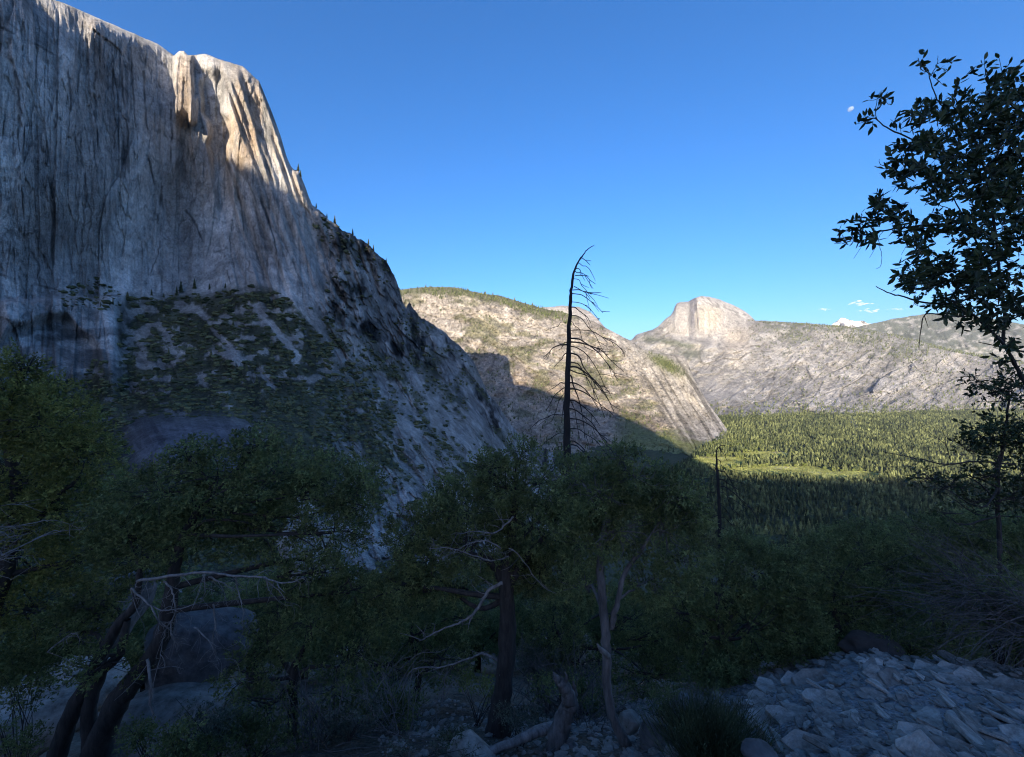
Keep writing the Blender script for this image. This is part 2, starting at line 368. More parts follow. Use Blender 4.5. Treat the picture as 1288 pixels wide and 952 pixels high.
# apron: shrub ground, grey rubble, pale wash lines
wob = 16 * fbm(xpix / 18, ypix / 14, 0, 5, 60, 0.62)
xs, ys = xpix + wob, ypix + 0.6 * wob
wash = np.full(xpix.shape, 1e9)
for pts, a, b in (([(240,383),(262,402),(272,418),(283,430)],4,2.5),([(318,382),(335,400),(352,420),(368,440),(372,455)],5,3),([(372,378),(392,398),(412,424),(430,448)],6,4),
                  ([(283,440),(300,452)],8,7),([(330,470),(336,482)],4,3),([(455,472),(500,500),(530,540),(560,575)],13,14),([(425,560),(455,590),(480,610),(520,640)],9,26),
                  ([(440,625),(470,680),(430,720)],20,26),([(520,470),(560,520),(590,560),(620,600)],7,16),([(375,640),(400,690)],22,26)):
    wash = np.minimum(wash, seg(xs, ys, pts, a, b))
washm = (1 - sstep(0.6, 1.5, wash + 0.7 * fbm(xpix / 7, ypix / 5, 0, 4, 61, 0.65)))
lowrock = sstep(0, 60, (ypix - 540) - (430 - xpix) * 0.6) * sstep(400, 440, xpix) * sstep(-0.25, 0.25, fbm((xpix - ypix * 0.9) / 9, (xpix + ypix) / 60, 0, 4, 62))
rockm = np.maximum(washm, lowrock * 0.9)
rockm = np.maximum(rockm, lumpy * sstep(0.0, 0.35, fbm(xpix / 16 - ypix / 50, ypix / 30, 0, 4, 63)) * (1 - sstep(560, 600, ypix)) * 0.8)
slab = np.exp(-(((xpix - 240) / 85) ** 6 + ((ypix - 560) / 38) ** 6))
den_g = fbm(xpix / 15, ypix / 8.5, 0, 5, 161, .62) + 0.28 * sstep(440, 520, ypix) - 0.30 * np.exp(-(((xpix - 170) / 60) ** 2 + ((ypix - 440) / 60) ** 2)) - 0.3 * lumpy * (1 - sstep(500, 560, ypix)) + 0.12
rub = 1 - sstep(-0.16, 0.10, den_g)
ground = mixc(np.stack([0.075 + 0 * g1, 0.08 + 0 * g1, 0.05 + 0 * g1], -1) * (1 + 0.5 * g3)[..., None], (0.30, 0.285, 0.26), rub)
ground = ground * (1 + 0.55 * lt)[..., None]
ac = mixc(ground, (0.38, 0.365, 0.34), np.clip(rockm, 0, 1))
ac = ac * (1 + 0.6 * rockm * lt)[..., None]
ac = ac * (1 + 0.3 * g3 + 0.6 * g4)[..., None]
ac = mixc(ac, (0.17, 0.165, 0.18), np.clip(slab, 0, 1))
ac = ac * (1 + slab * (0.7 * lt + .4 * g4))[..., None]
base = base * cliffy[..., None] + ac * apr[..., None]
hollow_shade = bump(xpix, 80, 80, 20) * sstep(385, 420, ypix + 14 * g3 + 0.15 * (xpix - 60)) * (1 - sstep(460, 520, ypix)) * sstep(-0.2, 0.2, fbm(xpix / 30, ypix / 12, 0, 3, 65))
base = base * (1 - 0.55 * hollow_shade[..., None])  # shade under the overhang, darkened into the rock colour
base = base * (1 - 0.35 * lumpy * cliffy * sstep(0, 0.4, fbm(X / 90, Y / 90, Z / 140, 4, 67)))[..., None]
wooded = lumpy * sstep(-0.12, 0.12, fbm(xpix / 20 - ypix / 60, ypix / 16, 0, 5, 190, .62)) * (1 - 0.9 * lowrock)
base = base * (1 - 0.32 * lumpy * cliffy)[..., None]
base = mixc(base, (0.075, 0.085, 0.05), np.clip(0.55 * wooded * (0.4 + 0.6 * sstep(400, 460, ypix)), 0, 1))
M_VEG = apr * (1 - np.clip(washm * 1.4, 0, 1)) * (1 - slab) * (1 - 0.92 * lowrock)
back = []
for k, (dd, dz) in enumerate(((90, 4), (260, -10), (420, -160), (700, -900), (900, -1700))):
    b_ = W[0].copy(); sc = (D2[0] + dd) / D2[0]
    b_[:, 0] *= sc; b_[:, 1] *= sc; b_[:, 2] += dz * np.clip((W[0][:, 2] - FLOOR) / 900, 0.05, 1.6); b_[:, 2] = np.maximum(b_[:, 2], FLOOR - 60)
    back.append(b_)
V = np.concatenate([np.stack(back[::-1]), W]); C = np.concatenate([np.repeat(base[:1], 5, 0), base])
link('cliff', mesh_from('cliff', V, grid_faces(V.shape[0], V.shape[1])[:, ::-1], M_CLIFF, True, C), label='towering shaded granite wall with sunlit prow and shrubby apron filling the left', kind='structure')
MASS = (nx, top, W)

# --- patch builder for the sunlit land beyond
def patch(name, sil, ctrl, x0, x1, dx, nr, bot, disp, colf, mat, label, backs=((200, -20), (900, -300), (2500, -1800)), rim=0.0, rimpx=6.0, clampf=True, silamp=0.6):
    nx = np.arange(x0, x1 + dx / 2, dx); top = interp(nx, sil)
    by = interp(nx, bot); t = np.linspace(0, 1, nr)[:, None]
    yp = top[None] + (by - top)[None] * t; xp = np.broadcast_to(nx[None], yp.shape)
    D = ctrl(xp, yp)
    if clampf:
        Df = np.where(yp > 480, (10 - FLOOR) * F / np.maximum(yp - HY, 1), 1e9); D = np.minimum(D, Df)
    W = unproj(xp, yp, D)
    d = disp(xp, yp, W) * (1 - 0.75 * np.exp(-(yp - top[None]) / 5))
    D = D + d + rim * np.exp(-(yp - top[None]) / rimpx)
    if clampf: D = np.minimum(D, Df * 1.0)
    ys = yp + silamp * fbm(nx / 6, 0, 0, 4, 91)[None] * np.exp(-(yp - top[None]) / 8)
    W = unproj(xp, ys, D)
    C = colf(xp, yp, W)
    bk = []
    for dd, dz in backs:
        b_ = W[0].copy(); sc = (D[0] + dd) / D[0]; b_[:, 0] *= sc; b_[:, 1] *= sc; b_[:, 2] = np.maximum(b_[:, 2] + dz, FLOOR - 60); bk.append(b_)
    V = np.concatenate([np.stack(bk[::-1]), W]); C = np.concatenate([np.repeat(C[:1], len(bk), 0), C])
    o = link(name, mesh_from(name, V, grid_faces(V.shape[0], V.shape[1])[:, ::-1], mat, True, C), label=label, kind='structure')
    return xp, yp, W, D

# middle ridge ending in the fluted arches wall
SIL_R = [(380,372),(440,368),(502,364),(535,361),(569,361),(585,364),(606,369),(629,372),(653,379),(686,389),(708,392),(729,399),(749,405),(765,414),(782,423),(794,429),(807,438),(822,444),(843,446),(860,447),(866,458),(872,475),(885,497),(898,517),(910,534),(916,543),(921,549)]
CT_R = RBF([(380,372,5400),(502,363,5700),(600,368,5700),(700,390,5800),(760,412,5600),(796,430,5300),(850,447,5000),(870,475,4750),(900,520,4300),(920,548,3846),
 (500,440,4700),(600,450,4750),(700,450,4850),(780,480,4650),(830,490,4500),(560,520,3700),(655,490,4300),(700,520,3950),(780,530,3900),(850,530,3950),(880,550,3600),
 (600,580,2900),(700,580,2800),(800,570,3050),(850,575,2850),(700,640,1850),(800,640,1800),(880,590,2520),(905,562,3270)])
def disp_r(xp, yp, W):
    X, Y, Z = W[..., 0], W[..., 1], W[..., 2]
    arch = sstep(0, 14, (xp - 772) - (yp - 430) * 0.62 + 6 * vn(yp / 12, 0, 0))
    u = xp - (yp - 430) * 0.60                        # lines run down to the right
    fl = ridged(u / 7.0, yp / 70, 0, 3, 2) * 60
    gen = ridged(X / 420 + Z / 500, Y / 500, Z / 300, 5, 4) * 95 + fbm(X / 120, Y / 120, Z / 90, 4, 6) * 45
    jr, jt = joints(xp + 0.25 * yp, yp - .2 * xp, [(26, 20), (10, 8), (4, 3.2)], 400); ar, at_ = joints(u, yp, [(7, 60), (3.2, 22)], 500)
    return arch * (fl * .6 + 0.25 * gen - 38 * ar) + (1 - arch) * (gen - 48 * jr)
def col_r(xp, yp, W):
    X, Y, Z = W[..., 0], W[..., 1], W[..., 2]
    g = fbm(X / 150, Y / 150, Z / 110, 5, 5); g2 = fbm(X / 500 + Z / 300, Y / 500, Z / 250, 4, 8)
    c = np.stack([0.36 + 0 * g, 0.325 + 0 * g, 0.275 + 0 * g], -1) * (1 + 0.45 * g + 0.15 * g2)[..., None]
    arch = sstep(0, 14, (xp - 772) - (yp - 430) * 0.62 + 6 * vn(yp / 12, 0, 0))
    u = xp - (yp - 430) * 0.60
    jr, jt = joints(xp + 0.25 * yp, yp - .2 * xp, [(26, 20), (10, 8), (4, 3.2)], 400); ar, at_ = joints(u, yp, [(7, 60), (3.2, 22)], 500)
    c = c * (1 + (1 - arch) * 0.55 * jt)[..., None]; at_ = at_ * 0.7 * arch
    pal = mixc(c * (1 + at_)[..., None], (0.42, 0.39, 0.34), np.clip(arch * 0.8, 0, 1)) * (1 - arch * 0.5 * sstep(0.15, 0.5, vn(u / 3.2, yp / 60, 0, 12)))[..., None]
    veg = sstep(0.05, 0.4, fbm(xp / 22, yp / 10, 0, 5, 17) + 0.30 * np.exp(-(((yp - 425 - (xp - 600) * 0.4) / 24) ** 2)) * sstep(545, 600, xp) - 0.08) * (1 - arch)
    brn = sstep(0, 40, yp - 440 - (xp - 640) * 0.35 + 12 * g) * (1 - arch)
    pal = mixc(pal, (0.28, 0.215, 0.155), brn * 0.5)
    pal = mixc(pal, (0.11, 0.115, 0.045), np.clip(veg * 0.6, 0, 1))
    pal = pal * (1 + 0.5 * fbm(xp / 2.2, yp / 1.5, 0, 3, 171) - 0.5 * sstep(0.25, 0.5, fbm(xp / 4, yp / 2.2, 0, 4, 172)))[..., None]
    crest = (1 - sstep(4, 15, yp - interp(xp[0], SIL_R)[None] + 5 * g)) * (1 - sstep(690, 730, xp))
    pal = mixc(pal, (0.10, 0.11, 0.05), crest * 0.75)
    terr = np.exp(-(((xp - 838) / 20) ** 2 + ((yp - 458 - (xp - 838) * 0.5) / 8) ** 2))
    pal = mixc(pal, (0.15, 0.17, 0.06), np.clip(terr * 1.1, 0, 1))
    foot = sstep(-10, 4, yp - interp(xp[0], [(640,520),(700,560),(780,525),(830,545),(870,556),(921,560)])[None] + 12 * g) * sstep(760, 800, xp)
    pal = mixc(pal, (0.17, 0.20, 0.06), foot * 0.8)
    fall = sstep(0.6, 0.95, 1 - np.abs(vn((xp - (yp - 400) * 0.25) / 26, yp / 40, 0, 19)) ) * 0.3
    return pal * (1 + fall)[..., None]
RID = patch('ridge', SIL_R, CT_R, 380, 921, 0.9, 330, [(380,640),(780,650),(850,632),(880,600),(921,562)], disp_r, col_r, M_RIDGE, 'sunlit tan granite ridge with scattered trees, half in shadow, in the middle', rim=150, rimpx=5)

# pale dome behind the ridge crest
SIL_D = [(640,392),(664,388),(690,386),(708,384),(729,386),(742,392),(752,401),(765,416),(775,430)]
DOM = patch('granite_dome', SIL_D, RBF([(640,390,7000),(710,384,7200),(775,430,6900),(700,430,6400),(640,440,6300),(775,450,6400)]), 640, 775, 1.5, 40, [(640,440),(775,452)],
  lambda x, y, W: fbm(W[..., 0] / 300, W[..., 1] / 300, W[..., 2] / 200, 4, 33) * 60,
  lambda x, y, W: np.stack([0.52 + 0 * x, 0.49 + 0 * x, 0.44 + 0 * x], -1) * (1 + 0.3 * fbm(x / 5, y / 3, 0, 4, 34))[..., None], M_FAR, 'bare pale granite dome behind the middle ridge', rim=300, rimpx=6)

# split dome and the long slope to its right
SIL_H = [(700,470),(760,446),(790,430),(796,426),(800,421),(808,418),(820,415),(828,410),(837,401),(843,397),(847,391),(848.5,386),(851,381.5),(856,379.5),(866,379),(872,375.5),(882,372),(893,373),(906,377),(923,384),(935,390),(944,397),(950,403),(990,405),(1020,407),(1048,409),(1090,414),(1120,420),(1150,427),(1185,437),(1230,446),(1288,455),(1400,470)]
CT_H = RBF([(700,470,8800),(796,428,9300),(828,411,9350),(850,380,9400),(880,374,9450),(930,388,9700),(870,440,9000),(820,440,9000),(780,470,8600),(960,404,9700),(1048,409,9600),(1150,428,9400),(1288,455,9000),
 (900,450,8500),(950,440,8700),(1050,450,8300),(1150,460,8100),(1260,480,7800),(880,500,6900),(950,500,6900),(1050,500,6900),(1150,500,7000),(1260,505,7200),(880,530,5100),(950,526,5357),(1050,522,5769),(1150,520,6000),(1288,516,6400),(1400,516,6400)])
def disp_h(xp, yp, W):
    X, Y, Z = W[..., 0], W[..., 1], W[..., 2]
    dome = bump(xp, 893, 48, 8) * (1 - sstep(425, 445, yp))
    u = xp + (yp - 430) * 0.75
    gen = ridged(u / 44 + 0.8 * fbm(xp / 40, yp / 30, 0, 3, 122), yp / 34, 0, 6, 22) * 120 + fbm(xp / 22, yp / 14, 0, 5, 23) * 130
    slot = 70 * bump(xp, 871 + (yp - 380) * 0.10, 4.2, 1.6) * (1 - sstep(405, 420, yp))
    fac = -180 * sstep(905, 935, xp) * (1 - sstep(400, 430, yp)) - 120 * bump(xp, 857, 9, 3) * (1 - sstep(410, 430, yp)) + 420 * sstep(908, 948, xp) * (1 - sstep(395, 425, yp))
    ledge = 260 * (1 - sstep(423, 434, yp + (xp - 880) * -0.12)) * bump(xp, 880, 55, 8)
    jr, jt = joints(u, yp + .3 * xp, [(40, 26), (15, 10), (6, 4.5)], 600)
    return (gen - 110 * jr) * (1 - 0.85 * dome) + slot + fac + ledge + fbm(X / 60, Y / 60, Z / 200, 3, 24) * 25
def col_h(xp, yp, W):
    X, Y, Z = W[..., 0], W[..., 1], W[..., 2]
    g = fbm(X / 200, Y / 200, Z / 150, 5, 25); u = xp + (yp - 430) * 0.75; v = yp - (xp - 900) * 0.1
    ur = xp - (yp - 430) * 0.9
    st = fbm(u / 6 + fbm(xp / 30, yp / 30, 0, 3, 3), yp / 16, 0, 5, 26) * sstep(-.3, .3, vn(xp / 45, yp / 30, 0, 4)) + fbm(ur / 5, yp / 18, 0, 4, 126) * sstep(-.3, .3, -vn(xp / 45, yp / 30, 0, 4)); st2 = fbm(u / 22, v / 22, 0, 5, 27)
    c = np.stack([0.34 + 0 * g, 0.33 + 0 * g, 0.315 + 0 * g], -1) * (1 + 0.35 * g + 0.35 * st + 0.3 * st2)[..., None]
    jr, jt = joints(u, yp + .3 * xp, [(40, 26), (15, 10), (6, 4.5)], 600)
    domem = bump(xp, 893, 48, 8) * (1 - sstep(425, 445, yp)); jd, jdt = joints(xp, yp, [(9, 30), (4, 12)], 700)
    c = c * (1 + 0.42 * jt * (1 - domem) + 0.35 * jdt * domem)[..., None]
    bright = sstep(0.25, 0.55, st2 + 0.3 * st)
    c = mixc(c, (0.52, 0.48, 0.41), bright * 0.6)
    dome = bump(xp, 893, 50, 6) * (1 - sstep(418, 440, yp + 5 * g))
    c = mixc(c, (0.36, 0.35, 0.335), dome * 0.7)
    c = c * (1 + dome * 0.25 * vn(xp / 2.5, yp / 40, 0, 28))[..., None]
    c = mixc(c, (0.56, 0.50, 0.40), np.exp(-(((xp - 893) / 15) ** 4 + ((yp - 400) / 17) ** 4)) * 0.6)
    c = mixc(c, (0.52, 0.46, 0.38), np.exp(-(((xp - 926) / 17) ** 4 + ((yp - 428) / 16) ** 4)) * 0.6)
    cap_light = sstep(0, 3, 379.5 + 0.20 * (xp - 872) + 0.0022 * np.maximum(xp - 880, 0) ** 2 + 3 - yp) * bump(xp, 912, 38, 4)
    c = mixc(c, (0.47, 0.46, 0.445), cap_light * 0.75)  # light on the dome's rounded top, painted as a paler band
    c = c * (1 - 0.4 * cap_light * sstep(.1, .5, vn(xp / 2.4 - yp / 2, yp / 3, 0, 128)))[..., None]
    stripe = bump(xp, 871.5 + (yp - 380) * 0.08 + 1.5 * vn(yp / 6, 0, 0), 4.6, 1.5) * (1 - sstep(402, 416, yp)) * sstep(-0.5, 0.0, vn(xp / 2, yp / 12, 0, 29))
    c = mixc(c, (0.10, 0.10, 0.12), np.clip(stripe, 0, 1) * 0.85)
    stripe2 = bump(xp, 870 + 1.5 * vn(yp / 9, 0, 0), 3, 1.5) * (1 - sstep(420, 435, yp)); c = mixc(c, (0.2, 0.2, 0.22), stripe2 * 0.5)
    led = np.exp(-(((yp - 432 - (xp - 850) * 0.16 + 3 * g) / 4.0) ** 2)) * bump(xp, 842, 33, 6)
    led = np.maximum(led, np.exp(-(((xp - 870) / 16) ** 2 + ((yp - 445) / 7) ** 2)))
    c = mixc(c, (0.10, 0.12, 0.085), np.clip(led, 0, 1) * 0.8)
    tg = np.exp(-(((yp - 410 - (xp - 950) * 0.035) / 5) ** 2)) * sstep(955, 965, xp)
    for cx, cy, wx, wy in ((1000,423,20,7),(1085,425,32,10),(1140,440,30,10)):
        tg = np.maximum(tg, np.exp(-(((xp - cx) / wx) ** 2 + ((yp - cy) / wy) ** 2)))
    tg = tg * sstep(-0.45, 0.1, fbm(xp / 3, yp / 2, 0, 3, 30))
    c = mixc(c, (0.12, 0.135, 0.10), np.clip(tg, 0, 1) * 0.75)
    sp = sstep(0.22, 0.45, fbm(xp / 5, yp / 2.5, 0, 4, 35) - 0.1 * sstep(470, 500, yp)) * (1 - dome)
    c = mixc(c, (0.14, 0.15, 0.12), sp * 0.55)
    return c
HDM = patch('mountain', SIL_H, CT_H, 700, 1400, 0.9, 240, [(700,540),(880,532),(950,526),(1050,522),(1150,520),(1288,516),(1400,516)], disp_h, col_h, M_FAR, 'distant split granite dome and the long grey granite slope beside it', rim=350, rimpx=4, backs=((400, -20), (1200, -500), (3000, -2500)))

# far wooded ridge and snow peak
SIL_F = [(1000,440),(1048,418),(1091,408),(1123,401),(1162,395),(1198,393),(1240,399),(1288,408),(1400,420),(1500,440)]
FAR = patch('forested_mountain', SIL_F, RBF([(1000,430,13500),(1162,395,13500),(1400,415,13000),(1000,520,11000),(1162,500,11000),(1400,500,10500)]), 1000, 1500, 1.5, 110, [(1000,540),(1500,540)],
  lambda x, y, W: ridged(x / 40 - y / 60, y / 60, 0, 5, 36) * 420,
  lambda x, y, W: mixc(np.stack([0.30 + 0 * x, 0.30 + 0 * x, 0.29 + 0 * x], -1) * (1 + 0.4 * fbm(x / 6, y / 5, 0, 4, 37))[..., None], (0.10, 0.115, 0.10), sstep(-0.2, 0.2, fbm(x / 7, y / 3, 0, 6, 38, 0.65) + (455 - y) * 0.005)), M_FAR, 'far bluish forested mountain crest at the right')
SIL_S = [(1020,425),(1040,412),(1052,405),(1058,400),(1063,401),(1068,402),(1075,404),(1083,403),(1092,406),(1110,409),(1140,420)]
patch('snow_mountain', SIL_S, RBF([(1020,425,15400),(1060,400,15600),(1140,415,15400),(1020,450,15000),(1140,450,15000)]), 1020, 1140, 1.2, 30, [(1020,455),(1140,455)],
  lambda x, y, W: ridged(x / 9, y / 6, 0, 4, 39) * 500,
  lambda x, y, W: mixc(np.stack([0.85 + 0 * x, 0.86 + 0 * x, 0.88 + 0 * x], -1), (0.45, 0.45, 0.47), sstep(0.2, 0.5, fbm(x / 3, y / 3, 0, 4, 42))), M_FAR, 'small snow covered peak on the horizon', silamp=1.5)

# --- valley floor: one sheet to the horizon
rad = np.r_[np.linspace(0, 900, 8), np.linspace(1000, 7000, 240), np.geomspace(7300, 19000, 24)]
az = np.linspace(-math.pi, math.pi, 721)[:-1]
RR, AA = np.meshgrid(rad, az, indexing='ij')
FX, FY = RR * np.sin(AA), RR * np.cos(AA)
FZ = FLOOR + 2.0 * fbm(FX / 400, FY / 400, 0, 3, 43)
g = fbm(FX / 120, FY / 120, 0, 4, 44)
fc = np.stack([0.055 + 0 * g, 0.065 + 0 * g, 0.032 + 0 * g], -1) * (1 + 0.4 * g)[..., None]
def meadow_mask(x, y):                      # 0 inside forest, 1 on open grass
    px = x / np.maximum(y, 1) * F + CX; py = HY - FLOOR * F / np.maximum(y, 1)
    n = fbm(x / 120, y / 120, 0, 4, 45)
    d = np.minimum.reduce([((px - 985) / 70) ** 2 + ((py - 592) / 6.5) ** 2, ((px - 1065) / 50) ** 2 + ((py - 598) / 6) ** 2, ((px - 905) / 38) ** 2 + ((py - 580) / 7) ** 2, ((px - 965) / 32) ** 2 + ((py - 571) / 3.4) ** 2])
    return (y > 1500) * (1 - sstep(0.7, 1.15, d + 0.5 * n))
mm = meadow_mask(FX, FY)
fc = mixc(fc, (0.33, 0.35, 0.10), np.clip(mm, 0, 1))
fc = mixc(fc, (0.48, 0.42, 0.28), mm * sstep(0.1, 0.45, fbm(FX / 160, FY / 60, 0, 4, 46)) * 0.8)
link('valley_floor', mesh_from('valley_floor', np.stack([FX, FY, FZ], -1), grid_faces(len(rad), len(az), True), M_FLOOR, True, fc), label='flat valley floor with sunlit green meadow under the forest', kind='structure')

# --- hillside the camera stands on
def hill_z(x, y):
    x = np.asarray(x, float); y = np.asarray(y, float)
    r = np.hypot(x, y); a = np.degrees(np.arctan2(x, y)); aa = np.abs(a)
    S = np.interp(r, [0, 10, 30, 100, 500, 1000, 1500, 2200], [0, 6.6, 20, 62, 235, 430, 610, 640])
    gn = np.interp(a, [-180, -120, -85, -60, -47, -25, 0, 15, 30, 42, 52, 65, 85, 120, 180], [-.45, -.3, .25, .72, .8, .92, 1, .93, .74, .54, .46, .43, .3, -.3, -.45])
    gf = np.interp(aa, [0, 70, 95, 130, 180], [1, 1, .6, -.35, -.45])
    w = sstep(12, 70, r); g = gn * (1 - w) + gf * w
    S = np.where(aa > 95, np.minimum(S, 60), S)
    z = -1.5 - S * g - sstep(9.0, 14, r) * (1 - sstep(30, 60, r)) * sstep(10, 35, a) * 2.2
    z = z + np.minimum(0.25, 0.035 * r) * fbm(x / 1.3, y / 1.3, 0, 4, 47) + np.minimum(14, 0.06 * r) * fbm(x / (60), y / 60, 0, 4, 48) * sstep(8, 60, r)
    return z
rad = np.r_[0.0, np.geomspace(0.4, 2100, 330)]
az = np.linspace(-math.pi, math.pi, 901)[:-1]
RR, AA = np.meshgrid(rad, az, indexing='ij')
HX, HYY = RR * np.sin(AA), RR * np.cos(AA)
keep = np.where(np.abs(AA) > 1.45, np.minimum(RR, 230), RR) / np.maximum(RR, 1e-6)
HX, HYY = HX * keep, HYY * keep
HZ = hill_z(HX, HYY)
g = fbm(HX / 0.9, HYY / 0.9, 0, 5, 49); g2 = fbm(HX / 14, HYY / 14, 0, 4, 59)
hc = np.stack([0.13 + 0 * g, 0.115 + 0 * g, 0.09 + 0 * g], -1) * (1 + 0.5 * g)[..., None]
hc = mixc(hc, (0.26, 0.26, 0.26), sstep(0.12, 0.4, g2) * (1 - sstep(60, 120, RR)) * 0.7)
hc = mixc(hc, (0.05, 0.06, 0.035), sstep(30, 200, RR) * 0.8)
hc = mixc(hc, (0.24, 0.24, 0.245), sstep(14, 24, np.degrees(AA)) * (1 - sstep(70, 80, np.degrees(AA))) * (1 - sstep(7, 9, RR)) * 0.9)
link('hillside', mesh_from('hillside', np.stack([HX, HYY, HZ], -1), grid_faces(len(rad), len(az), True), M_HILL, True, hc), label='steep shaded rocky hillside falling away below the viewpoint', kind='structure')

# --- mountain behind the viewpoint: it throws the evening shadow over valley and wall
def s0h(px, py, D):
    x, y, z = P(px, py, D); u = x * ca - y * sa; s = y * ca + x * sa; return u, z + s * se / ce
prof = []
for px, py, D in ((300,205,1200),(352,238,1270),(390,262,1340)): prof.append(s0h(px, py, D))
ridD = lambda px, py: float(CT_R(px, py))
for px, py in ((656,482),(690,492),(735,505),(780,520),(820,539),(860,566)): prof.append(s0h(px, py, ridD(px, py)))
for px, py in ((905,597),(980,600),(1100,601),(1200,601),(1288,601)): prof.append(s0h(px, py, -FLOOR * F / (py - HY)))
prof.append((4500, prof[-1][1] + 40)); prof.sort()
u0, h0 = s0h(219, 152, 1150)
prof = [(-3500, h0 + 60), (-1330, h0 + 95), (u0 - 60, h0 + 90), (u0 - 20, h0 + 40), (u0, h0)] + prof
prof.sort(); prof = np.array(prof);
us = np.arange(-3500, 4500, 12.0)
hp = np.interp(us, prof[:, 0], prof[:, 1]) + 6 * fbm(us / 60, 0, 0, 4, 68) + 4 * vn(us / 14, 0, 0, 69)
ss = [(-9500, 0), (-7500, .35), (-5500, .7), (-4000, 1), (-3400, .74), (-2600, .5), (-1700, .3), (-800, .12), (-150, 0)]
rows = []
for s, w in ss:
    full = hp + 4000 * se / ce
    n = 60 * fbm(us / 200, s / 200, 0, 4, 70) * (w < 1) * (w > 0.2)
    basez = FLOOR - 50 if s < -4000 else (hp * 0 - 20 if s > -200 else hp * 0 - 20 + 60)
    basez = np.where(np.abs(us) > 400, FLOOR - 50, basez)
    z = basez + (full - basez) * w + n
    rows.append(np.stack([us * ca + s * sa, -us * sa + s * ca, z], -1))
V = np.stack(rows)
link('mountain', mesh_from('shadow_mountain', V, grid_faces(len(ss), len(us)), M_RIDGE, True, np.full((V.shape[0] * V.shape[1], 3), 0.2)), label='wooded granite mountain behind the viewpoint', kind='structure')
# ------------------------------------------------------------------ builders for plants, wood and stones
class Geo:
    def __init__(s): s.V = []; s.F = []; s.n = 0
    def add(s, V, Fc):
        V = np.asarray(V, float).reshape(-1, 3); Fc = np.asarray(Fc, int)
        s.V.append(V); s.F.append(Fc + s.n); s.n += len(V)
    def mesh(s, name, mat, origin=(0, 0, 0), smooth=False):
        V = np.concatenate(s.V) - np.array(origin)[None]; Fc = np.concatenate(s.F)
        return mesh_from(name, V, Fc, mat, smooth)

def nrm(v): return v / (np.linalg.norm(v, axis=-1, keepdims=True) + 1e-9)

def tube(geo, pts, rad, sides=7, sub=4, wob=0.0, seed=0):
    pts = np.array(pts, float); rad = np.array(rad, float)
    if rad.ndim == 0 or len(rad) != len(pts): rad = np.linspace(rad.flat[0], rad.flat[-1], len(pts))
    if sub > 1 and len(pts) > 2:
        t = np.linspace(0, len(pts) - 1, (len(pts) - 1) * sub + 1); k = np.clip(t.astype(int), 0, len(pts) - 2); f = (t - k)[:, None]
        p0 = pts[np.maximum(k - 1, 0)]; p1 = pts[k]; p2 = pts[k + 1]; p3 = pts[np.minimum(k + 2, len(pts) - 1)]
        q = 0.5 * (2 * p1 + (p2 - p0) * f + (2 * p0 - 5 * p1 + 4 * p2 - p3) * f**2 + (3 * p1 - p0 - 3 * p2 + p3) * f**3)
        rad = rad[k] * (1 - f[:, 0]) + rad[k + 1] * f[:, 0]; pts = q
    n = len(pts)
    if wob > 0:
        r_ = np.random.default_rng(seed + 1000); j = r_.normal(size=(n, 3)) * wob; j[0] = 0; pts = pts + j
    T = nrm(np.gradient(pts, axis=0)); up = np.array([0.3, 0.9, 0.2]) if abs(T[:, 2]).mean() > 0.5 else np.array([0.05, 0.1, 1.0])
    A = nrm(np.cross(T, up)); B = np.cross(T, A)
    a = np.linspace(0, 2 * np.pi, sides, endpoint=False)
    V = pts[:, None] + rad[:, None, None] * (np.cos(a)[None, :, None] * A[:, None] + np.sin(a)[None, :, None] * B[:, None])
    if sides > 5: V = V + (pts[:, None] - V) * (0.16 * vn(a[None, :] * 1.6, np.arange(n)[:, None] * 0.7, seed * 3.1))[..., None]
    geo.add(V, grid_faces(n, sides, True)[:, ::-1])
    return pts

def leaves(geo, base, direc, L, Wd, r_, flat=0.0):
    n = len(base); d = nrm(direc)
    q = r_.normal(size=(n, 3)); q[:, 2] += flat * np.sign(q[:, 2] + 1e-6)
    nn = nrm(q - d * (q * d).sum(-1, keepdims=True)); s = np.cross(d, nn)
    L = np.asarray(L).reshape(-1, 1) * np.ones((n, 1)); Wd = np.asarray(Wd).reshape(-1, 1) * np.ones((n, 1))
    tip = base + d * L + nn * L * 0.08; m = base + d * L * 0.45
    V = np.stack([base, m + s * Wd * .5 + nn * Wd * .25, tip, m - s * Wd * .5 + nn * Wd * .25], 1)
    geo.add(V, np.arange(4 * n).reshape(n, 4))

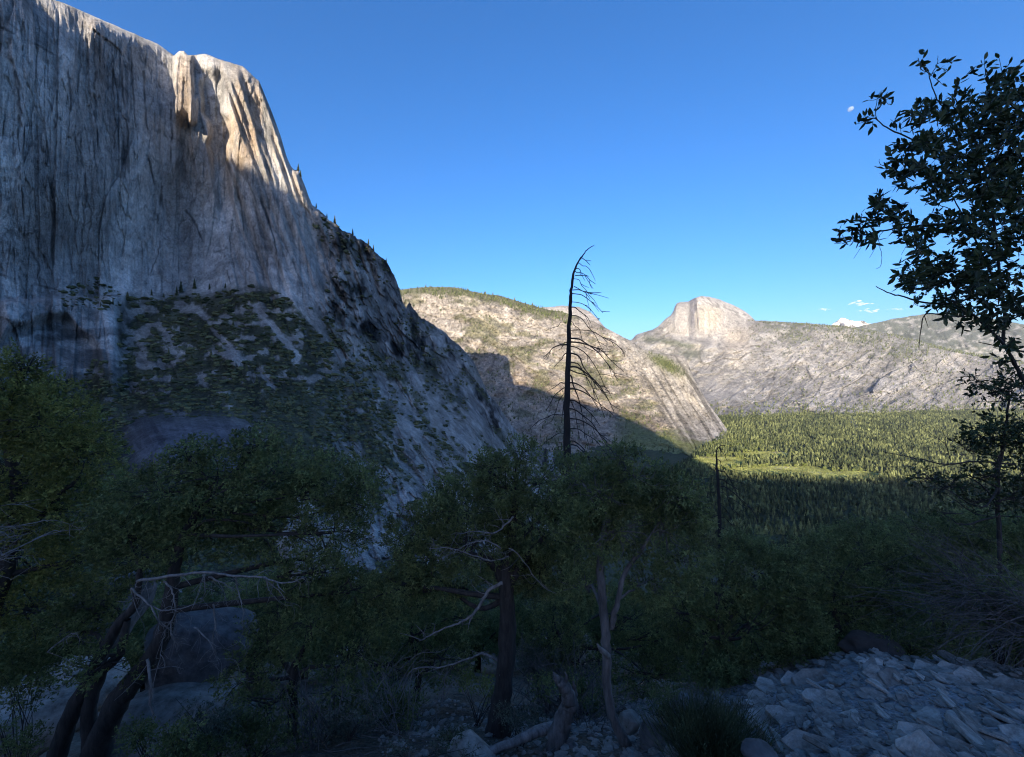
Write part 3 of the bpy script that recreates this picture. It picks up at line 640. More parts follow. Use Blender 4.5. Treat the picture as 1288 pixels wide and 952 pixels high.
def foliage(geo, blobs, leaf, width, lai, r_, sprig=9, twig=None, clump=0.35, inner=0.45, cull=0.0):
    for (c, rad) in blobs:
        c = np.array(c); rad = np.array(rad, float)
        area = math.pi * rad[0] * rad[2]
        n = int(area * lai / (0.5 * leaf * width) / sprig) + 3
        u = nrm(r_.normal(size=(n, 3))); rr_ = inner + (1 - inner) * r_.random((n, 1)) ** 0.7
        rr_ = rr_ * (1 + 0.30 * vn(u[:, 0] * 2.6 + c[0], u[:, 1] * 2.6 + c[1], u[:, 2] * 2.6 + c[2])[:, None])
        p = c + u * rad * rr_
        k = fbm(p[:, 0] / clump, p[:, 1] / clump, p[:, 2] / clump, 2, 5) > -0.25 + cull
        p, u = p[k], u[k]; n = len(p)
        ax = nrm(u * 0.9 + r_.normal(size=(n, 3)) * 0.6 + np.array([0, 0, 0.25]))
        ln = leaf * sprig * 0.30
        t = (np.arange(sprig) + r_.random((n, sprig))) / sprig
        b = p[:, None] + ax[:, None] * (t * ln)[..., None]
        dr = nrm(ax[:, None] * 0.7 + r_.normal(size=(n, sprig, 3)) * 0.75)
        sc = 0.65 + 0.6 * r_.random((n * sprig))
        leaves(geo, b.reshape(-1, 3), dr.reshape(-1, 3), leaf * sc, width * sc, r_)
        if twig is not None:
            for i in range(0, n, max(1, n // 14)):
                tube(twig, [c + (p[i] - c) * 0.25, c + (p[i] - c) * 0.65 + r_.normal(size=3) * 0.12 * rad.mean(), p[i] + ax[i] * ln * .6], [0.007 * rad.mean() + .002, .004, .0015], 4, 3)

def ground_D(px, py, d0=1.5, d1=60):
    for D_ in np.geomspace(d0, d1, 400):
        x, y, z = P(px, py, D_)
        if z < float(hill_z(x, y)): return D_
    return d1

def hillpoint(px, D_):
    x = (px - CX) / F * D_; return np.array([x, D_, float(hill_z(x, D_))])

def PB(px, py, D_, rx, ry, depth=None):
    k = D_ / F; return (P(px, py, D_), (rx * k, (depth or (rx + ry) * 0.5 * k), ry * k))

def make_tree(name, label, cat, trunks, blobs, leafm, barkm, leaf=0.045, width=0.022, lai=2.6, seed=1, group=None, extra=None, cull=0.0, sprig=9, inner=0.45):
    """trunks: list of [(px,py,D,radius_m)...]; blobs: list of PB(...)"""
    r_ = np.random.default_rng(seed)
    tr = [[(P(a, b, d), r) for a, b, d, r in t] for t in trunks]
    b0 = np.array(tr[0][0][0]); root = empty(name, b0, label, cat, group)
    g = Geo(); nodes = []
    for i, t in enumerate(tr):
        pts = tube(g, [p for p, r in t], [r for p, r in t], 10, 6, 0.006, seed + i)
        rads = np.interp(np.linspace(0, 1, len(pts)), np.linspace(0, 1, len(t)), [r for p, r in t])
        nodes += [(pts[k], rads[k]) for k in range(int(len(pts) * 0.35), len(pts))]
    cr = Geo()
    for (c, rad) in blobs:
        c = np.array(c)
        d = [np.linalg.norm(c - n[0]) + (0.8 * max(0, n[0][2] - c[2])) for n in nodes]; k = int(np.argmin(d)); p0, r0 = nodes[k]
        mid = (p0 + c) / 2 + r_.normal(size=3) * 0.12 * np.linalg.norm(c - p0) + np.array([0, 0, 0.05])
        rl = min(r0 * 0.55, 0.05)
        tube(g, [p0, mid, c], [rl, rl * 0.7, rl * 0.4], 6, 4, 0.008, seed)
        for q in range(7):
            e = c + nrm(r_.normal(size=3)) * np.array(rad) * 0.9
            m = (c + e) / 2 + r_.normal(size=3) * 0.1 * np.mean(rad)
            s = c + (p0 - c) * r_.random() * 0.4
            tube(g, [s, m, e], [rl * 0.38, rl * 0.25, 0.004], 5, 3)
    foliage(cr, blobs, leaf, width, lai * 1.35, r_, sprig, g, cull=cull, inner=inner)
    link('trunk', g.mesh('trunk', barkm, b0, True), root)
    link('crown', cr.mesh('crown', leafm, b0), root)
    if extra: extra(root, b0)
    return root

# conifer: ragged tiers of drooping boughs
def conifer(h, r, tiers, sides, r_):
    V = []; Fc = []; n = 0
    for k in range(tiers):
        t = k / tiers; z1 = h * (0.12 + 0.88 * (k + 1.35) / (tiers + 0.35)); z0 = h * (0.10 + 0.88 * t)
        rr_ = r * (1 - t) ** 0.8 * (0.85 + 0.3 * r_.random()); a = np.linspace(0, 2 * np.pi, 2 * sides, endpoint=False) + r_.random() * 3
        q = np.where(np.arange(2 * sides) % 2 == 0, 1.0, 0.55) * (0.8 + 0.4 * r_.random(2 * sides)) * rr_
        ring = np.stack([q * np.cos(a), q * np.sin(a), z0 - 0.05 * h * (q / r) * r_.random(2 * sides)], -1)
        V.append(np.r_[ring, [[0, 0, min(z1, h)]]])
        i = np.arange(2 * sides); Fc.append(np.stack([i, (i + 1) % (2 * sides), np.full(2 * sides, 2 * sides)], -1) + n); n += 2 * sides + 1
    a = np.arange(4) * np.pi / 2; w = 0.018 * h
    tv = np.r_[np.stack([w * np.cos(a), w * np.sin(a), 0 * a - 2], -1), [[0, 0, h * 0.5]]]
    V.append(tv); Fc.append(np.array([[0, 1, 4], [1, 2, 4], [2, 3, 4], [3, 0, 4]]) + n)
    return np.concatenate(V), np.concatenate(Fc)

def clump(r_, n=42, squash=0.7):
    V, Fc = ICO; V = V * (1 + 0.75 * (r_.random((len(V), 1)) - 0.5)) * np.array([1, 1, squash]); return V, Fc
import bmesh
def ico(sub):
    bm = bmesh.new(); bmesh.ops.create_icosphere(bm, subdivisions=sub, radius=1.0)
    V = np.array([v.co[:] for v in bm.verts]); Fc = np.array([[v.index for v in f.verts] for f in bm.faces]); bm.free(); return V, Fc
ICO = ico(2); ICO3 = ico(4)

def scatter(variants, pos, scale, r_, tone=None):
    """merge many copies into vertex and face arrays"""
    vs, fs, n = [], [], 0; tn = []
    which = r_.integers(0, len(variants), len(pos)); rot = r_.random(len(pos)) * 6.283
    for k, (V, Fc) in enumerate(variants):
        i = np.where(which == k)[0]
        if not len(i): continue
        c, s = np.cos(rot[i]), np.sin(rot[i]); S = scale[i]
        X = (V[None, :, 0] * c[:, None] - V[None, :, 1] * s[:, None]) * S[:, :1]; Y = (V[None, :, 0] * s[:, None] + V[None, :, 1] * c[:, None]) * S[:, :1]
        Zz = V[None, :, 2] * S[:, 1:2]
        W_ = np.stack([X, Y, Zz], -1) + pos[i][:, None]
        if tone is not None: tn.append(np.repeat(tone[i], len(V)))
        vs.append(W_.reshape(-1, 3)); fs.append((Fc[None] + (np.arange(len(i)) * len(V))[:, None, None] + n).reshape(-1, 3)); n += len(i) * len(V)
    if tone is not None: return np.concatenate(vs), np.concatenate(fs), np.concatenate(tn)
    return np.concatenate(vs), np.concatenate(fs)

# ------------------------------------------------------------------ shrub cover of the apron and trees on the slopes
r_ = np.random.default_rng(11)
nxs, tops, MW = MASS
ii = r_.integers(2, nvr - 1, 60000); jj = r_.integers(30, len(nxs) - 1, 60000)
veg = M_VEG[ii, jj]; pp = MW[ii, jj]; pxs = M_X[ii, jj]; pys = M_Y[ii, jj]
den = den_g[ii, jj]
area = (M_D[ii, jj] / F) ** 2
keep = (veg > 0.45) & (den > -0.06) & (pys < 760) & (r_.random(60000) < 0.55)
extra_ = (pys < 385 + 6 * r_.random(60000)) & (pys > 346 + 20 * np.abs(pxs - 115) / 35) & (pxs > 78) & (pxs < 150) & (r_.random(60000) < 0.3)
crestk = (pys - tops[jj] < 40) & (pxs > 392) & (pxs < 540) & (r_.random(60000) < 0.30 * sstep(-0.1, 0.3, fbm(pxs / 14, pys / 10, 0, 3, 84) + 0.2))
lump_k = (wooded[ii, jj] > 0.4) & (pys > 300) & (pys < 640) & (r_.random(60000) < 0.42 * (.35 + .65 * sstep(380, 470, pys)))
keep = keep | extra_ | crestk | lump_k
pos = pp[keep]; Dk = M_D[ii, jj][keep]
sz = (1.5 + 4.6 * r_.random(len(pos)) ** 2.2) * np.clip(Dk / 750, 0.35, 1.6)
sc = np.stack([sz * 1.15, sz * 0.85], -1)
clv = [clump(r_) for _ in range(8)]
V, Fc = scatter(clv, pos, sc, r_)
tk = np.where((veg > 0.5) & (den > 0.0) & (pys < 600))[0][:160]; ht = (9 + 10 * r_.random(len(tk)))
V_, F_ = scatter([conifer(1.0, 0.2, 7, 6, r_) for _ in range(4)], pp[tk] - np.array([0, 0, 1.0]), np.stack([ht * 1.2, ht], -1), r_)
Fc = np.concatenate([Fc, F_ + len(V)]); V = np.concatenate([V, V_])
link('shrub_cover', mesh_from('shrub_cover', V, Fc, M_SHRUB), label='dark green scrub covering the shaded apron under the great wall', cat='shrubs', kind='stuff')


CON = [conifer(1.0, 0.14 + .11 * k / 6, 4 + k % 3, 6, r_) for k in range(7)]
for k in range(1):
    V_, F_ = clump(r_); CON.append((V_ * np.array([.2, .2, .42]) + np.array([0, 0, .42]), F_))
CONB = [conifer(1.0, 0.20, 9, 8, r_) for _ in range(4)]
# conifers along the foot and crest of the wall (individuals)
grp = 'small conifers on the ledges of the great wall'
lone = [(161,378,16),(142,384,12),(191,372,13),(228,368,24),(222,372,18),(245,364,20),(264,364,12),(283,362,11),(127,386,10),(375,214,14),(378,222,13),(421,281,16),(463,309,14),(470,314,12),(398,262,10),(444,292,12),(486,331,10),(411,273,9)]
shared = [mesh_from('conifer', V_, F_, M_CONIF_ONE) for V_, F_ in CONB]
lone.sort(); ords = ['leftmost', 'second from the left', 'third from the left', 'fourth from the left', 'fifth from the left', 'sixth from the left', 'seventh from the left', 'eighth from the left', 'ninth from the left', 'rightmost']
nfoot = 0; ncrest = 0
for k, (a, b, hpx) in enumerate(lone):
    if a < 340: lb = ords[min(nfoot, 9)] + ' of the small conifers along the foot of the great wall'; nfoot += 1
    else: lb = (ords[ncrest] if ncrest < 7 else 'rightmost') + ' of the small conifers on the sloping crest of the great wall'; ncrest += 1
    j = int(np.argmin(np.abs(nxs - a))); i = int(np.argmin(np.abs(M_Y[:, j] - b))); w = MW[i, j]
    o = link('conifer_tree', shared[k % 4], label=lb, cat='tree', group=grp)
    hh = 0.72 * hpx * M_D[i, j] / F; o.location = w - np.array([0, 0, hh * .05]); o.scale = (hh, hh, hh)

def pick(PT, n, seed):
    q = np.random.default_rng(seed); xp, yp, W_, D_ = PT
    i = q.integers(1, xp.shape[0] - 1, n); j = q.integers(1, xp.shape[1] - 1, n); return xp[i, j], yp[i, j], W_[i, j], D_[i, j], q
# ridge: dense along the crest, sparse elsewhere
xp, yp, w, d, q = pick(RID, 90000, 12)
tp = interp(xp, SIL_R); crest = (yp - tp < 10 + 8 * fbm(xp / 20, 0, 0, 2, 1)) & (xp < 720)
arch = ((xp - 772) - (yp - 430) * 0.62) > 0
dn = fbm(xp / 22, yp / 10, 0, 5, 17)
keep = (crest & (q.random(len(xp)) < 0.5)) | (~arch & (q.random(len(xp)) < 0.10 * sstep(-0.15, 0.3, dn + 0.05))) | ((((xp - 838) / 22) ** 2 + ((yp - 458 - (xp - 838) * 0.5) / 8) ** 2 < 1.2) & (q.random(len(xp)) < 0.4))
pr = w[keep]; sr = 22 + 30 * q.random(len(pr)) ** 2; sr = np.where(crest[keep], sr * 1.25, sr * 0.8)
big = crest[keep]
# far slope and mountain crests
xp, yp, w, d, q = pick(HDM, 60000, 13)
tp = interp(xp, SIL_H); cr_ = (yp - tp < 3.5) & (xp > 955)
gmask = np.zeros(len(xp))
for cx, cy, wx, wy in ((1000,423,24,8),(1085,425,36,11),(1140,440,34,11),(1060,415,90,6)): gmask = np.maximum(gmask, np.exp(-(((xp - cx) / wx) ** 2 + ((yp - cy) / wy) ** 2)))
keep = (cr_ & (q.random(len(xp)) < 0.75)) | (q.random(len(xp)) < 0.30 * gmask) | ((xp > 940) & (q.random(len(xp)) < 0.03)) | ((yp > 500) & (q.random(len(xp)) < .25 * sstep(500, 525, yp)))
ph = w[keep]; sh_ = 30 + 28 * q.random(len(ph))
V1, F1, T1 = scatter(CON, np.concatenate([pr, ph]) - np.array([0, 0, 2.0]), np.stack([np.r_[sr, sh_] * 1.15, np.r_[sr, sh_]], -1), q, .15 + .5 * q.random(len(pr) + len(ph)))


# valley floor forest
cand = []
for d0, d1, sp in ((650, 1500, 15), (1500, 2700, 15.5), (2700, 4200, 20), (4200, 6400, 26)):
    gx = np.arange(-0.05 * d1, 1.75 * d1, sp); gy = np.arange(d0, d1, sp); A, B = np.meshgrid(gx, gy)
    A = A + (r_.random(A.shape) - .5) * sp * 0.95; B = B + (r_.random(B.shape) - .5) * sp * 0.95
    cand.append(np.stack([A.ravel(), B.ravel()], -1))
cand = np.concatenate(cand); x, y = cand[:, 0], cand[:, 1]
px = x / y * F + CX; py = HY - FLOOR * F / y
ok = (px > interp(py, [(515,840),(549,905),(560,885),(590,850),(620,780),(650,720),(900,640)])) & (px < 1420) & (py > interp(px, [(840,540),(880,526),(950,520),(1050,517),(1150,515),(1420,511)]))
ok &= meadow_mask(x, y) < 0.35 + 0.3 * (r_.random(len(x)) < 0.08)
ok &= (fbm(x / 80, y / 80, 0, 4, 82) > -0.34) & (hill_z(x, y) < FLOOR + 6)
x, y, px, py = x[ok], y[ok], px[ok], py[ok]
h = np.maximum(9, 11 + 33 * r_.random(len(x)) ** 1.25 + 10 * fbm(x / 110, y / 110, 0, 3, 181)) * np.where(y > 3500, 1.05, 1.0); topy = HY + (-FLOOR - h) * F / y
order = np.argsort(y); vis = order[(topy[order] < 683) & (px[order] > 880) & (px[order] < 1288)][:300]
mask = np.zeros(len(x), bool); mask[vis] = True
for k in vis:
    o = link('conifer_tree', shared[int(k) % 4], label='tall dark conifer standing in the shaded near edge of the valley forest', cat='tree', group='conifers at the near edge of the valley forest')
    o.location = (x[k], y[k], FLOOR - 1); o.scale = (h[k] * 1.1, h[k] * 1.1, h[k]); o.rotation_euler = (0, 0, random.random() * 6)
rest = ~mask
tone = np.clip(.42 + .38 * fbm(x / 170, y / 170, 0, 3, 185) * 1.6 + .22 * r_.normal(size=len(x)), .03, 1); tone[r_.random(len(x)) < .18] *= .3
V2, F2, T2 = scatter(CON, np.stack([x[rest], y[rest], np.full(rest.sum(), FLOOR - 1.0)], -1), np.stack([h[rest] * (1.0 + .5 * r_.random(rest.sum())), h[rest]], -1), r_, tone[rest])
V = np.concatenate([V1, V2]); Fc = np.concatenate([F1, F2 + len(V1)])
link('conifer_forest', mesh_from('conifer_forest', V, Fc, M_WOOD, colors=np.repeat(np.r_[T1, T2][:, None], 3, 1)), label='conifer forest filling the valley floor and dotting the far slopes', cat='forest', kind='stuff')

# bright broadleaf trees round the meadow
M_BRIGHT = leaf_mat('meadow_leaves', (0.10, 0.125, 0.035), (0.17, 0.19, 0.06), 0.15, 0.8, 0.1)
n = 7000; y = 1900 + 1700 * r_.random(n); pxx = 850 + 400 * r_.random(n); x = (pxx - CX) / F * y
m = meadow_mask(x, y); pyy = HY - FLOOR * F / y
ok = (pxx > interp(pyy, [(549,915),(560,892),(590,862),(650,760)])) & ((m > 0.04) & (m < 0.8) & (r_.random(n) < 0.6) | ((pxx < 960) & (pyy < 590) & (pyy > 545) & (r_.random(n) < .5) & (m < 0.5)))
x, y = x[ok], y[ok]; s = 6 + 6 * r_.random(len(x))
V, Fc = scatter(clv, np.stack([x, y, FLOOR + s * .8], -1), np.stack([s, s * 1.3], -1), r_)
link('broadleaf_trees', mesh_from('broadleaf_trees', V, Fc, M_BRIGHT), label='bright green broadleaf trees round the sunlit valley meadow', cat='trees', kind='stuff')

M_MEAD = leaf_mat('meadow_grass_blades', (0.20, 0.23, 0.06), (0.38, 0.38, 0.13), 0.2, 0.9, 0.05, tone=.01)
n = 30000; y = 2250 + 1000 * r_.random(n); pxx = 850 + 330 * r_.random(n); x = (pxx - CX) / F * y; ok = meadow_mask(x, y) > .25; x, y = x[ok], y[ok]
tuft = []
for k in range(6):
    V_, F_ = ico(1); tuft.append((V_ * (1 + .7 * (r_.random((len(V_), 1)) - .5)) * np.array([1, 1, .55]), F_))
s = 2 + 3.5 * r_.random(len(x)) ** 2
V, Fc = scatter(tuft, np.stack([x, y, FLOOR + 0 * s], -1), np.stack([s * 1.3, s], -1), r_)
link('grass', mesh_from('meadow_grass', V, Fc, M_MEAD), label='tall bright grass of the sunlit valley meadow', cat='grass', kind='stuff')

# ------------------------------------------------------------------ oaks on the slope below (individuals, shared shapes)
def shared_oak(seed, leaf, width, lai, nb=7, trunk=True):
    q = np.random.default_rng(seed); g = Geo(); t = Geo()
    bl = []
    for k in range(nb):
        a = k / nb * 6.28 + q.random(); rr_ = 0.24 + 0.1 * q.random() if k else 0
        bl.append(((rr_ * math.cos(a), rr_ * math.sin(a), 0.50 + 0.28 * q.random()), (0.22 + .06 * q.random(), 0.22 + .06 * q.random(), 0.17 + .05 * q.random())))
    foliage(g, bl, leaf, width, lai, q, 7, clump=0.12)
    tube(t, [(0, 0, -0.08), (0.02, 0.01, 0.2), (0, 0, 0.55)], [0.045, 0.035, 0.02], 7, 4)
    for c, rd in bl: tube(t, [(0.01, 0, 0.22), (c[0] * .5, c[1] * .5, c[2] * .72), c], [0.022, 0.016, 0.007], 5, 3)
    return g.mesh('oak_crown', M_OAK), t.mesh('oak_trunk', M_BARK, smooth=True)
far_oaks = [shared_oak(s, 0.05, 0.035, 3.2)[0] for s in (1, 2, 3)]
q = np.random.default_rng(5); cnt = 0
while cnt < 150:
    D_ = 110 * (6.5 ** q.random()); pxx = 860 + 440 * q.random() if cnt < 105 else 420 + 440 * q.random()
    p = hillpoint(pxx, D_)
    if p[2] < FLOOR + 12: continue
    s = 8 + 6 * q.random()
    o = link('oak_tree', far_oaks[cnt % 3], label='rounded oak crown in the dense shaded wood on the slope below', cat='tree', group='oaks on the shaded slope below')
    o.location = p - np.array([0, 0, s * 0.28]); o.scale = (s, s, s); o.rotation_euler = (0, 0, q.random() * 6); cnt += 1
mid = [shared_oak(s, 0.018, 0.010, 2.8, 9) for s in (21, 22, 23)]
spots = [(940,17,4.2),(1010,19,4.6),(1075,16,4.4),(1130,15,4.6),(1190,17,5.0),(1255,15,5.2),(985,26,5.2),(1090,28,5.6),(1180,30,6),(1290,26,6),
         (870,20,4.2),(905,30,5),(830,16,3.6),(755,15,3.4),(690,18,3.6),(600,17,3.4),(540,15,3.6),(500,20,4.2),(440,15,3.8),(380,17,4.4),(320,16,4.6),(255,21,5.2),(180,17,5),(100,15,5),(30,16,5),(-20,20,6),(560,28,4.4),(640,30,4.2),(1350,20,6)]
lab = 'dark live oak among the thicket just behind the front trees'
for k, (pxx, D_, s) in enumerate(spots):
    p = hillpoint(pxx, D_)
    rt = empty('oak_tree', p - np.array([0, 0, 0.1]), lab, 'tree', 'live oaks in the thicket behind the front trees')
    rt.scale = (s * 1.1, s * 1.1, s); rt.rotation_euler = (0, 0, k * 1.7)
    link('crown', mid[k % 3][0], rt); link('trunk', mid[k % 3][1], rt)
# ------------------------------------------------------------------ front trees
def gb(px, py): return ground_D(px, py)
# left edge oak, olive leaves
dL = 6.4
make_tree('oak_tree', 'big olive green oak filling the left edge of the view', 'tree',
  [[(-60,960,dL,.15),(-40,840,dL,.13),(0,740,dL,.11),(20,640,dL,.08),(10,560,dL,.05)],[(10,700,dL,.06),(60,640,dL,.04),(100,600,dL,.02)]],
  [PB(8,500,dL,48,62,.5),(PB(58,535,dL,55,62,.6)),PB(100,572,dL,48,42,.5),PB(25,600,dL,80,60,.9),PB(85,640,dL+.3,60,46,.8),PB(20,690,dL+.4,55,60,.8),PB(-20,560,dL,60,100,.9),PB(45,760,dL+.5,60,46,.8),PB(110,700,dL+.6,40,44,.6),PB(30,455,dL,20,22,.3),PB(-30,830,dL,60,50,.6)],
  M_OAK_L, M_BARK, 0.046, 0.023, 2.3, 1)
# left middle oak with two leaning dark trunks and dead limbs
d2 = 6.0
def dead_limbs(root, b0):
    r_ = np.random.default_rng(3); g = Geo(); D_ = 5.3
    main = [[(173,731),(205,726),(244,721),(270,721),(296,724),(328,726),(345,731),(363,733),(382,727)],[(164,740),(176,750),(190,763),(197,778),(209,787),(217,800),(223,812)],
            [(206,732),(214,738),(218,749),(220,773),(209,791),(204,810),(200,833)],[(262,726),(278,732),(292,740),(308,742)],[(256,724),(258,745),(250,760)],
            [(268,760),(271,785),(268,800),(272,826)],[(190,763),(210,768),(240,762),(256,756)],[(296,724),(300,745),(306,770),(304,800)],[(328,726),(350,742),(362,760)],[(244,789),(262,805),(275,830)],
            [(185,829),(190,862),(190,892),(209,923),(214,955)],[(60,820),(85,800),(100,795)]]
    rr_ = [.022,.015,.013,.012,.009,.012,.009,.010,.007,.010,.018,.01]
    for m, r0 in zip(main, rr_):
        jd = np.cumsum(r_.normal(size=len(m)) * .04); pts = [P(a, b, D_ + jd[k]) for k, (a, b) in enumerate(m)]
        pts = tube(g, pts, [r0, r0 * .25], 6, 4, .006, 4)
        for q in range(len(pts)):
            if r_.random() < 0.5:
                e = pts[q] + np.array([r_.normal() * .13 + .05, r_.normal() * .1, -abs(r_.normal()) * .22])
                pr_ = tube(g, [pts[q], (pts[q] + e) / 2 + r_.normal(size=3) * .03, e], [r0 * .35, .0022], 4, 3)
                for z_ in range(2):
                    s_ = pr_[r_.integers(1, len(pr_))]; e2 = s_ + np.array([r_.normal() * .09, r_.normal() * .06, -abs(r_.normal()) * .12]); tube(g, [s_, (s_ + e2) / 2 + r_.normal(size=3) * .015, e2], [.003, .0015], 3, 2)
    link('dead_branch', g.mesh('dead_branch', M_DEAD, b0, True), root, label='bleached bare limb with drooping twigs')
make_tree('oak_tree', 'oak with two leaning dark trunks and a bleached dead limb, left of centre', 'tree',
  [[(112,975,d2,.19),(140,899,d2,.165),(168,857,d2,.14),(188,829,d2,.13),(206,795,d2,.11),(216,740,d2,.09),(225,690,d2,.07),(250,640,d2,.04)],
   [(62,975,d2,.13),(91,899,d2,.11),(115,850,d2,.09),(147,787,d2,.07),(170,760,d2,.05),(176,720,d2,.04)],[(118,975,d2,.1),(112,900,d2,.09),(125,850,d2,.08),(150,822,d2,.06),(160,780,d2,.04)]],
  [PB(300,635,d2+.5,110,50,.7),PB(180,700,d2+.6,60,30,.5),PB(120,760,d2+.5,40,30,.4),PB(205,618,d2,60,44,.7),PB(275,598,d2,62,36,.7),PB(350,600,d2,62,38,.6),PB(415,612,d2,50,40,.5),PB(452,622,d2-.2,34,34,.4),PB(250,668,d2+.3,66,34,.7),PB(340,665,d2+.3,60,40,.6),PB(420,670,d2+.2,45,34,.5),
   PB(170,672,d2+.3,40,36,.6),PB(395,720,d2+.4,46,26,.5),PB(440,745,d2+.4,38,30,.5),PB(150,655,d2+.3,36,30,.4),PB(130,835,d2-.2,46,22,.3),PB(95,790,d2+.5,44,34,.5),PB(320,560,d2,36,18,.3),PB(240,570,d2,30,18,.3)],
  M_OAK, M_BARK, 0.046, 0.022, 2.6, 2, extra=dead_limbs)
# small tree and thicket right of it
d3 = gb(366, 925)
make_tree('oak_tree', 'small forked oak in front of the dark boulder', 'tree',
  [[(366,930,d3,.08),(370,864,d3,.07),(372,835,d3,.055),(392,800,d3,.03)],[(371,850,d3,.05),(355,830,d3,.03),(345,810,d3,.02)],[(372,850,d3,.04),(395,838,d3,.03),(425,840,d3,.015)]],
  [PB(335,812,d3,34,30,.5),PB(392,782,d3,50,34,.6),PB(440,820,d3,44,40,.6),PB(310,850,d3,34,28,.4),PB(420,870,d3,46,30,.5),PB(350,770,d3+.4,36,26,.4),PB(470,780,d3+.5,44,40,.6),PB(330,890,d3-.5,40,24,.4)],
  M_OAK, M_BARK, 0.045, 0.021, 1.9, 3, cull=.05)
# centre oak
d4 = gb(626, 924)
def pale_limb(root, b0):
    g = Geo(); r_ = np.random.default_rng(9)
    def run(m, r0, D_, n=1):
        pts = tube(g, [P(a, b, D_) for a, b in m], [r0, r0 * .3], 6, 5, .006, 3)
        for q in range(2, len(pts)):
            if r_.random() < .5 * n:
                e = pts[q] + np.array([-abs(r_.normal()) * .16, r_.normal() * .1, r_.normal() * .12]); tube(g, [pts[q], (pts[q] + e) / 2 + r_.normal(size=3) * .03, e], [r0 * .3, .002], 4, 3)
    run([(632,733),(615,743),(604,760),(592,775),(580,782),(560,790),(545,797),(528,806)], .026, d4 - .4)
    run([(646,650),(634,662),(622,670),(600,668),(575,672)], .014, d4 - .6, 2); run([(640,700),(622,705),(600,700),(570,690),(540,690)], .012, d4 - .6, 2)
    run([(630,690),(610,680),(585,686),(560,700)], .010, d4 - .6, 2); run([(640,690),(655,700),(680,735),(700,746)], .008, d4 - .7)
    run([(634,838),(618,826),(605,822),(590,828),(560,838),(520,842),(505,870)], .02, d4 + .02)
    link('dead_branch', g.mesh('dead_branch', M_DEAD, b0, True), root, label='pale bare limb curving down to the left')
make_tree('oak_tree', 'dark trunked oak in the centre with a pale limb curving left', 'tree',
  [[(624,940,d4,.22),(629,900,d4,.17),(633,864,d4,.14),(638,815,d4,.135),(638,760,d4,.125),(636,725,d4,.11),(643,672,d4,.08),(650,620,d4,.04)],[(638,745,d4,.07),(622,712,d4,.06),(604,700,d4,.04),(570,690,d4,.02)],[(638,740,d4,.07),(662,700,d4,.05),(690,670,d4,.03)]],
  [PB(600,640,d4+.4,70,50,.6),PB(690,690,d4+.5,60,50,.6),PB(575,642,d4,50,38,.5),PB(632,612,d4,44,40,.5),PB(682,606,d4,46,36,.5),PB(600,682,d4,60,34,.6),PB(668,662,d4,56,42,.6),PB(540,702,d4+.2,50,34,.5),PB(690,716,d4+.2,52,34,.5),PB(652,716,d4+.3,40,30,.4),PB(515,668,d4,32,28,.4),PB(655,572,d4,24,24,.3),PB(615,590,d4,26,20,.3),PB(560,735,d4+.4,44,26,.4),PB(720,640,d4+.1,30,40,.4),PB(500,735,d4+.4,40,34,.5)],
  M_OAK, M_BARK, 0.043, 0.020, 2.4, 4, extra=pale_limb)
# right of centre: pale trunk
d5 = gb(786, 944)
def stub(root, b0):
    g = Geo(); tube(g, [P(765,825,d5-.05), P(757,818,d5-.2), P(751,809,d5-.25)], [.035,.028,.008], 7, 3, .004, 2); link('broken_stub', g.mesh('broken_stub', M_DEAD, b0, True), root)
make_tree('oak_tree', 'oak with slim pale grey trunk right of the dark centre oak', 'tree',
  [[(794,958,d5,.075),(784,930,d5,.06),(772,905,d5,.05),(764,864,d5,.05),(763,815,d5,.052),(760,770,d5,.05),(755,718,d5,.045),(760,660,d5,.03),(775,610,d5,.02)],[(768,790,d5,.035),(776,760,d5,.03),(786,721,d5,.026),(815,680,d5,.018)]],
  [PB(720,600,d5+.3,36,30,.35),PB(770,640,d5+.3,60,50,.5),PB(860,700,d5+.4,36,30,.4),PB(752,618,d5,46,36,.4),PB(800,600,d5,42,32,.35),PB(845,618,d5,38,32,.35),PB(780,668,d5,60,38,.4),PB(836,668,d5,46,36,.4),PB(735,680,d5+.2,36,36,.35),PB(868,648,d5,24,22,.25),PB(780,575,d5,26,18,.2),PB(815,730,d5+.4,40,26,.4),PB(735,735,d5+.5,32,20,.3)],
  M_OAK, M_BARKP, 0.038, 0.019, 2.4, 5, extra=stub)
# thicket behind the stones, right half
def thick(lbl, px0, D0, blobs, seed, m=M_OAK, leaf=.046, lai=2.5, tp=None):
    b = hillpoint(px0, D0); pyb = HY - b[2] / D0 * F
    t = tp or [[(px0, pyb + 6, D0, .09), (px0 + 6, pyb - 40, D0, .07), (px0 - 4, pyb - 90, D0, .04)]]
    return make_tree('oak_tree', lbl, 'tree', t, blobs, m, M_BARK, leaf, leaf * .48, lai, seed)
thick('dense oak right of the pale trunked oak, behind the grassy clump', 905, 7.2, [PB(900,742,7.4,44,44,.6),PB(950,722,7.6,48,40,.6),PB(885,800,7.2,42,44,.5),PB(945,790,7.2,52,46,.6),PB(915,846,6.9,52,26,.4),PB(990,740,7.8,40,50,.6),PB(850,770,7.4,34,44,.5),PB(1000,800,7.2,44,40,.5),PB(935,690,8,34,22,.4)], 6)
thick('rounded dark oak above the left end of the stone slope', 1050, 8.2, [PB(1040,712,8.4,48,44,.7),PB(1085,690,8.6,48,36,.7),PB(1058,770,8.2,54,44,.7),PB(1040,820,7.8,44,26,.5),PB(1105,745,8.4,44,44,.6),PB(1140,700,8.8,40,36,.5)], 7)
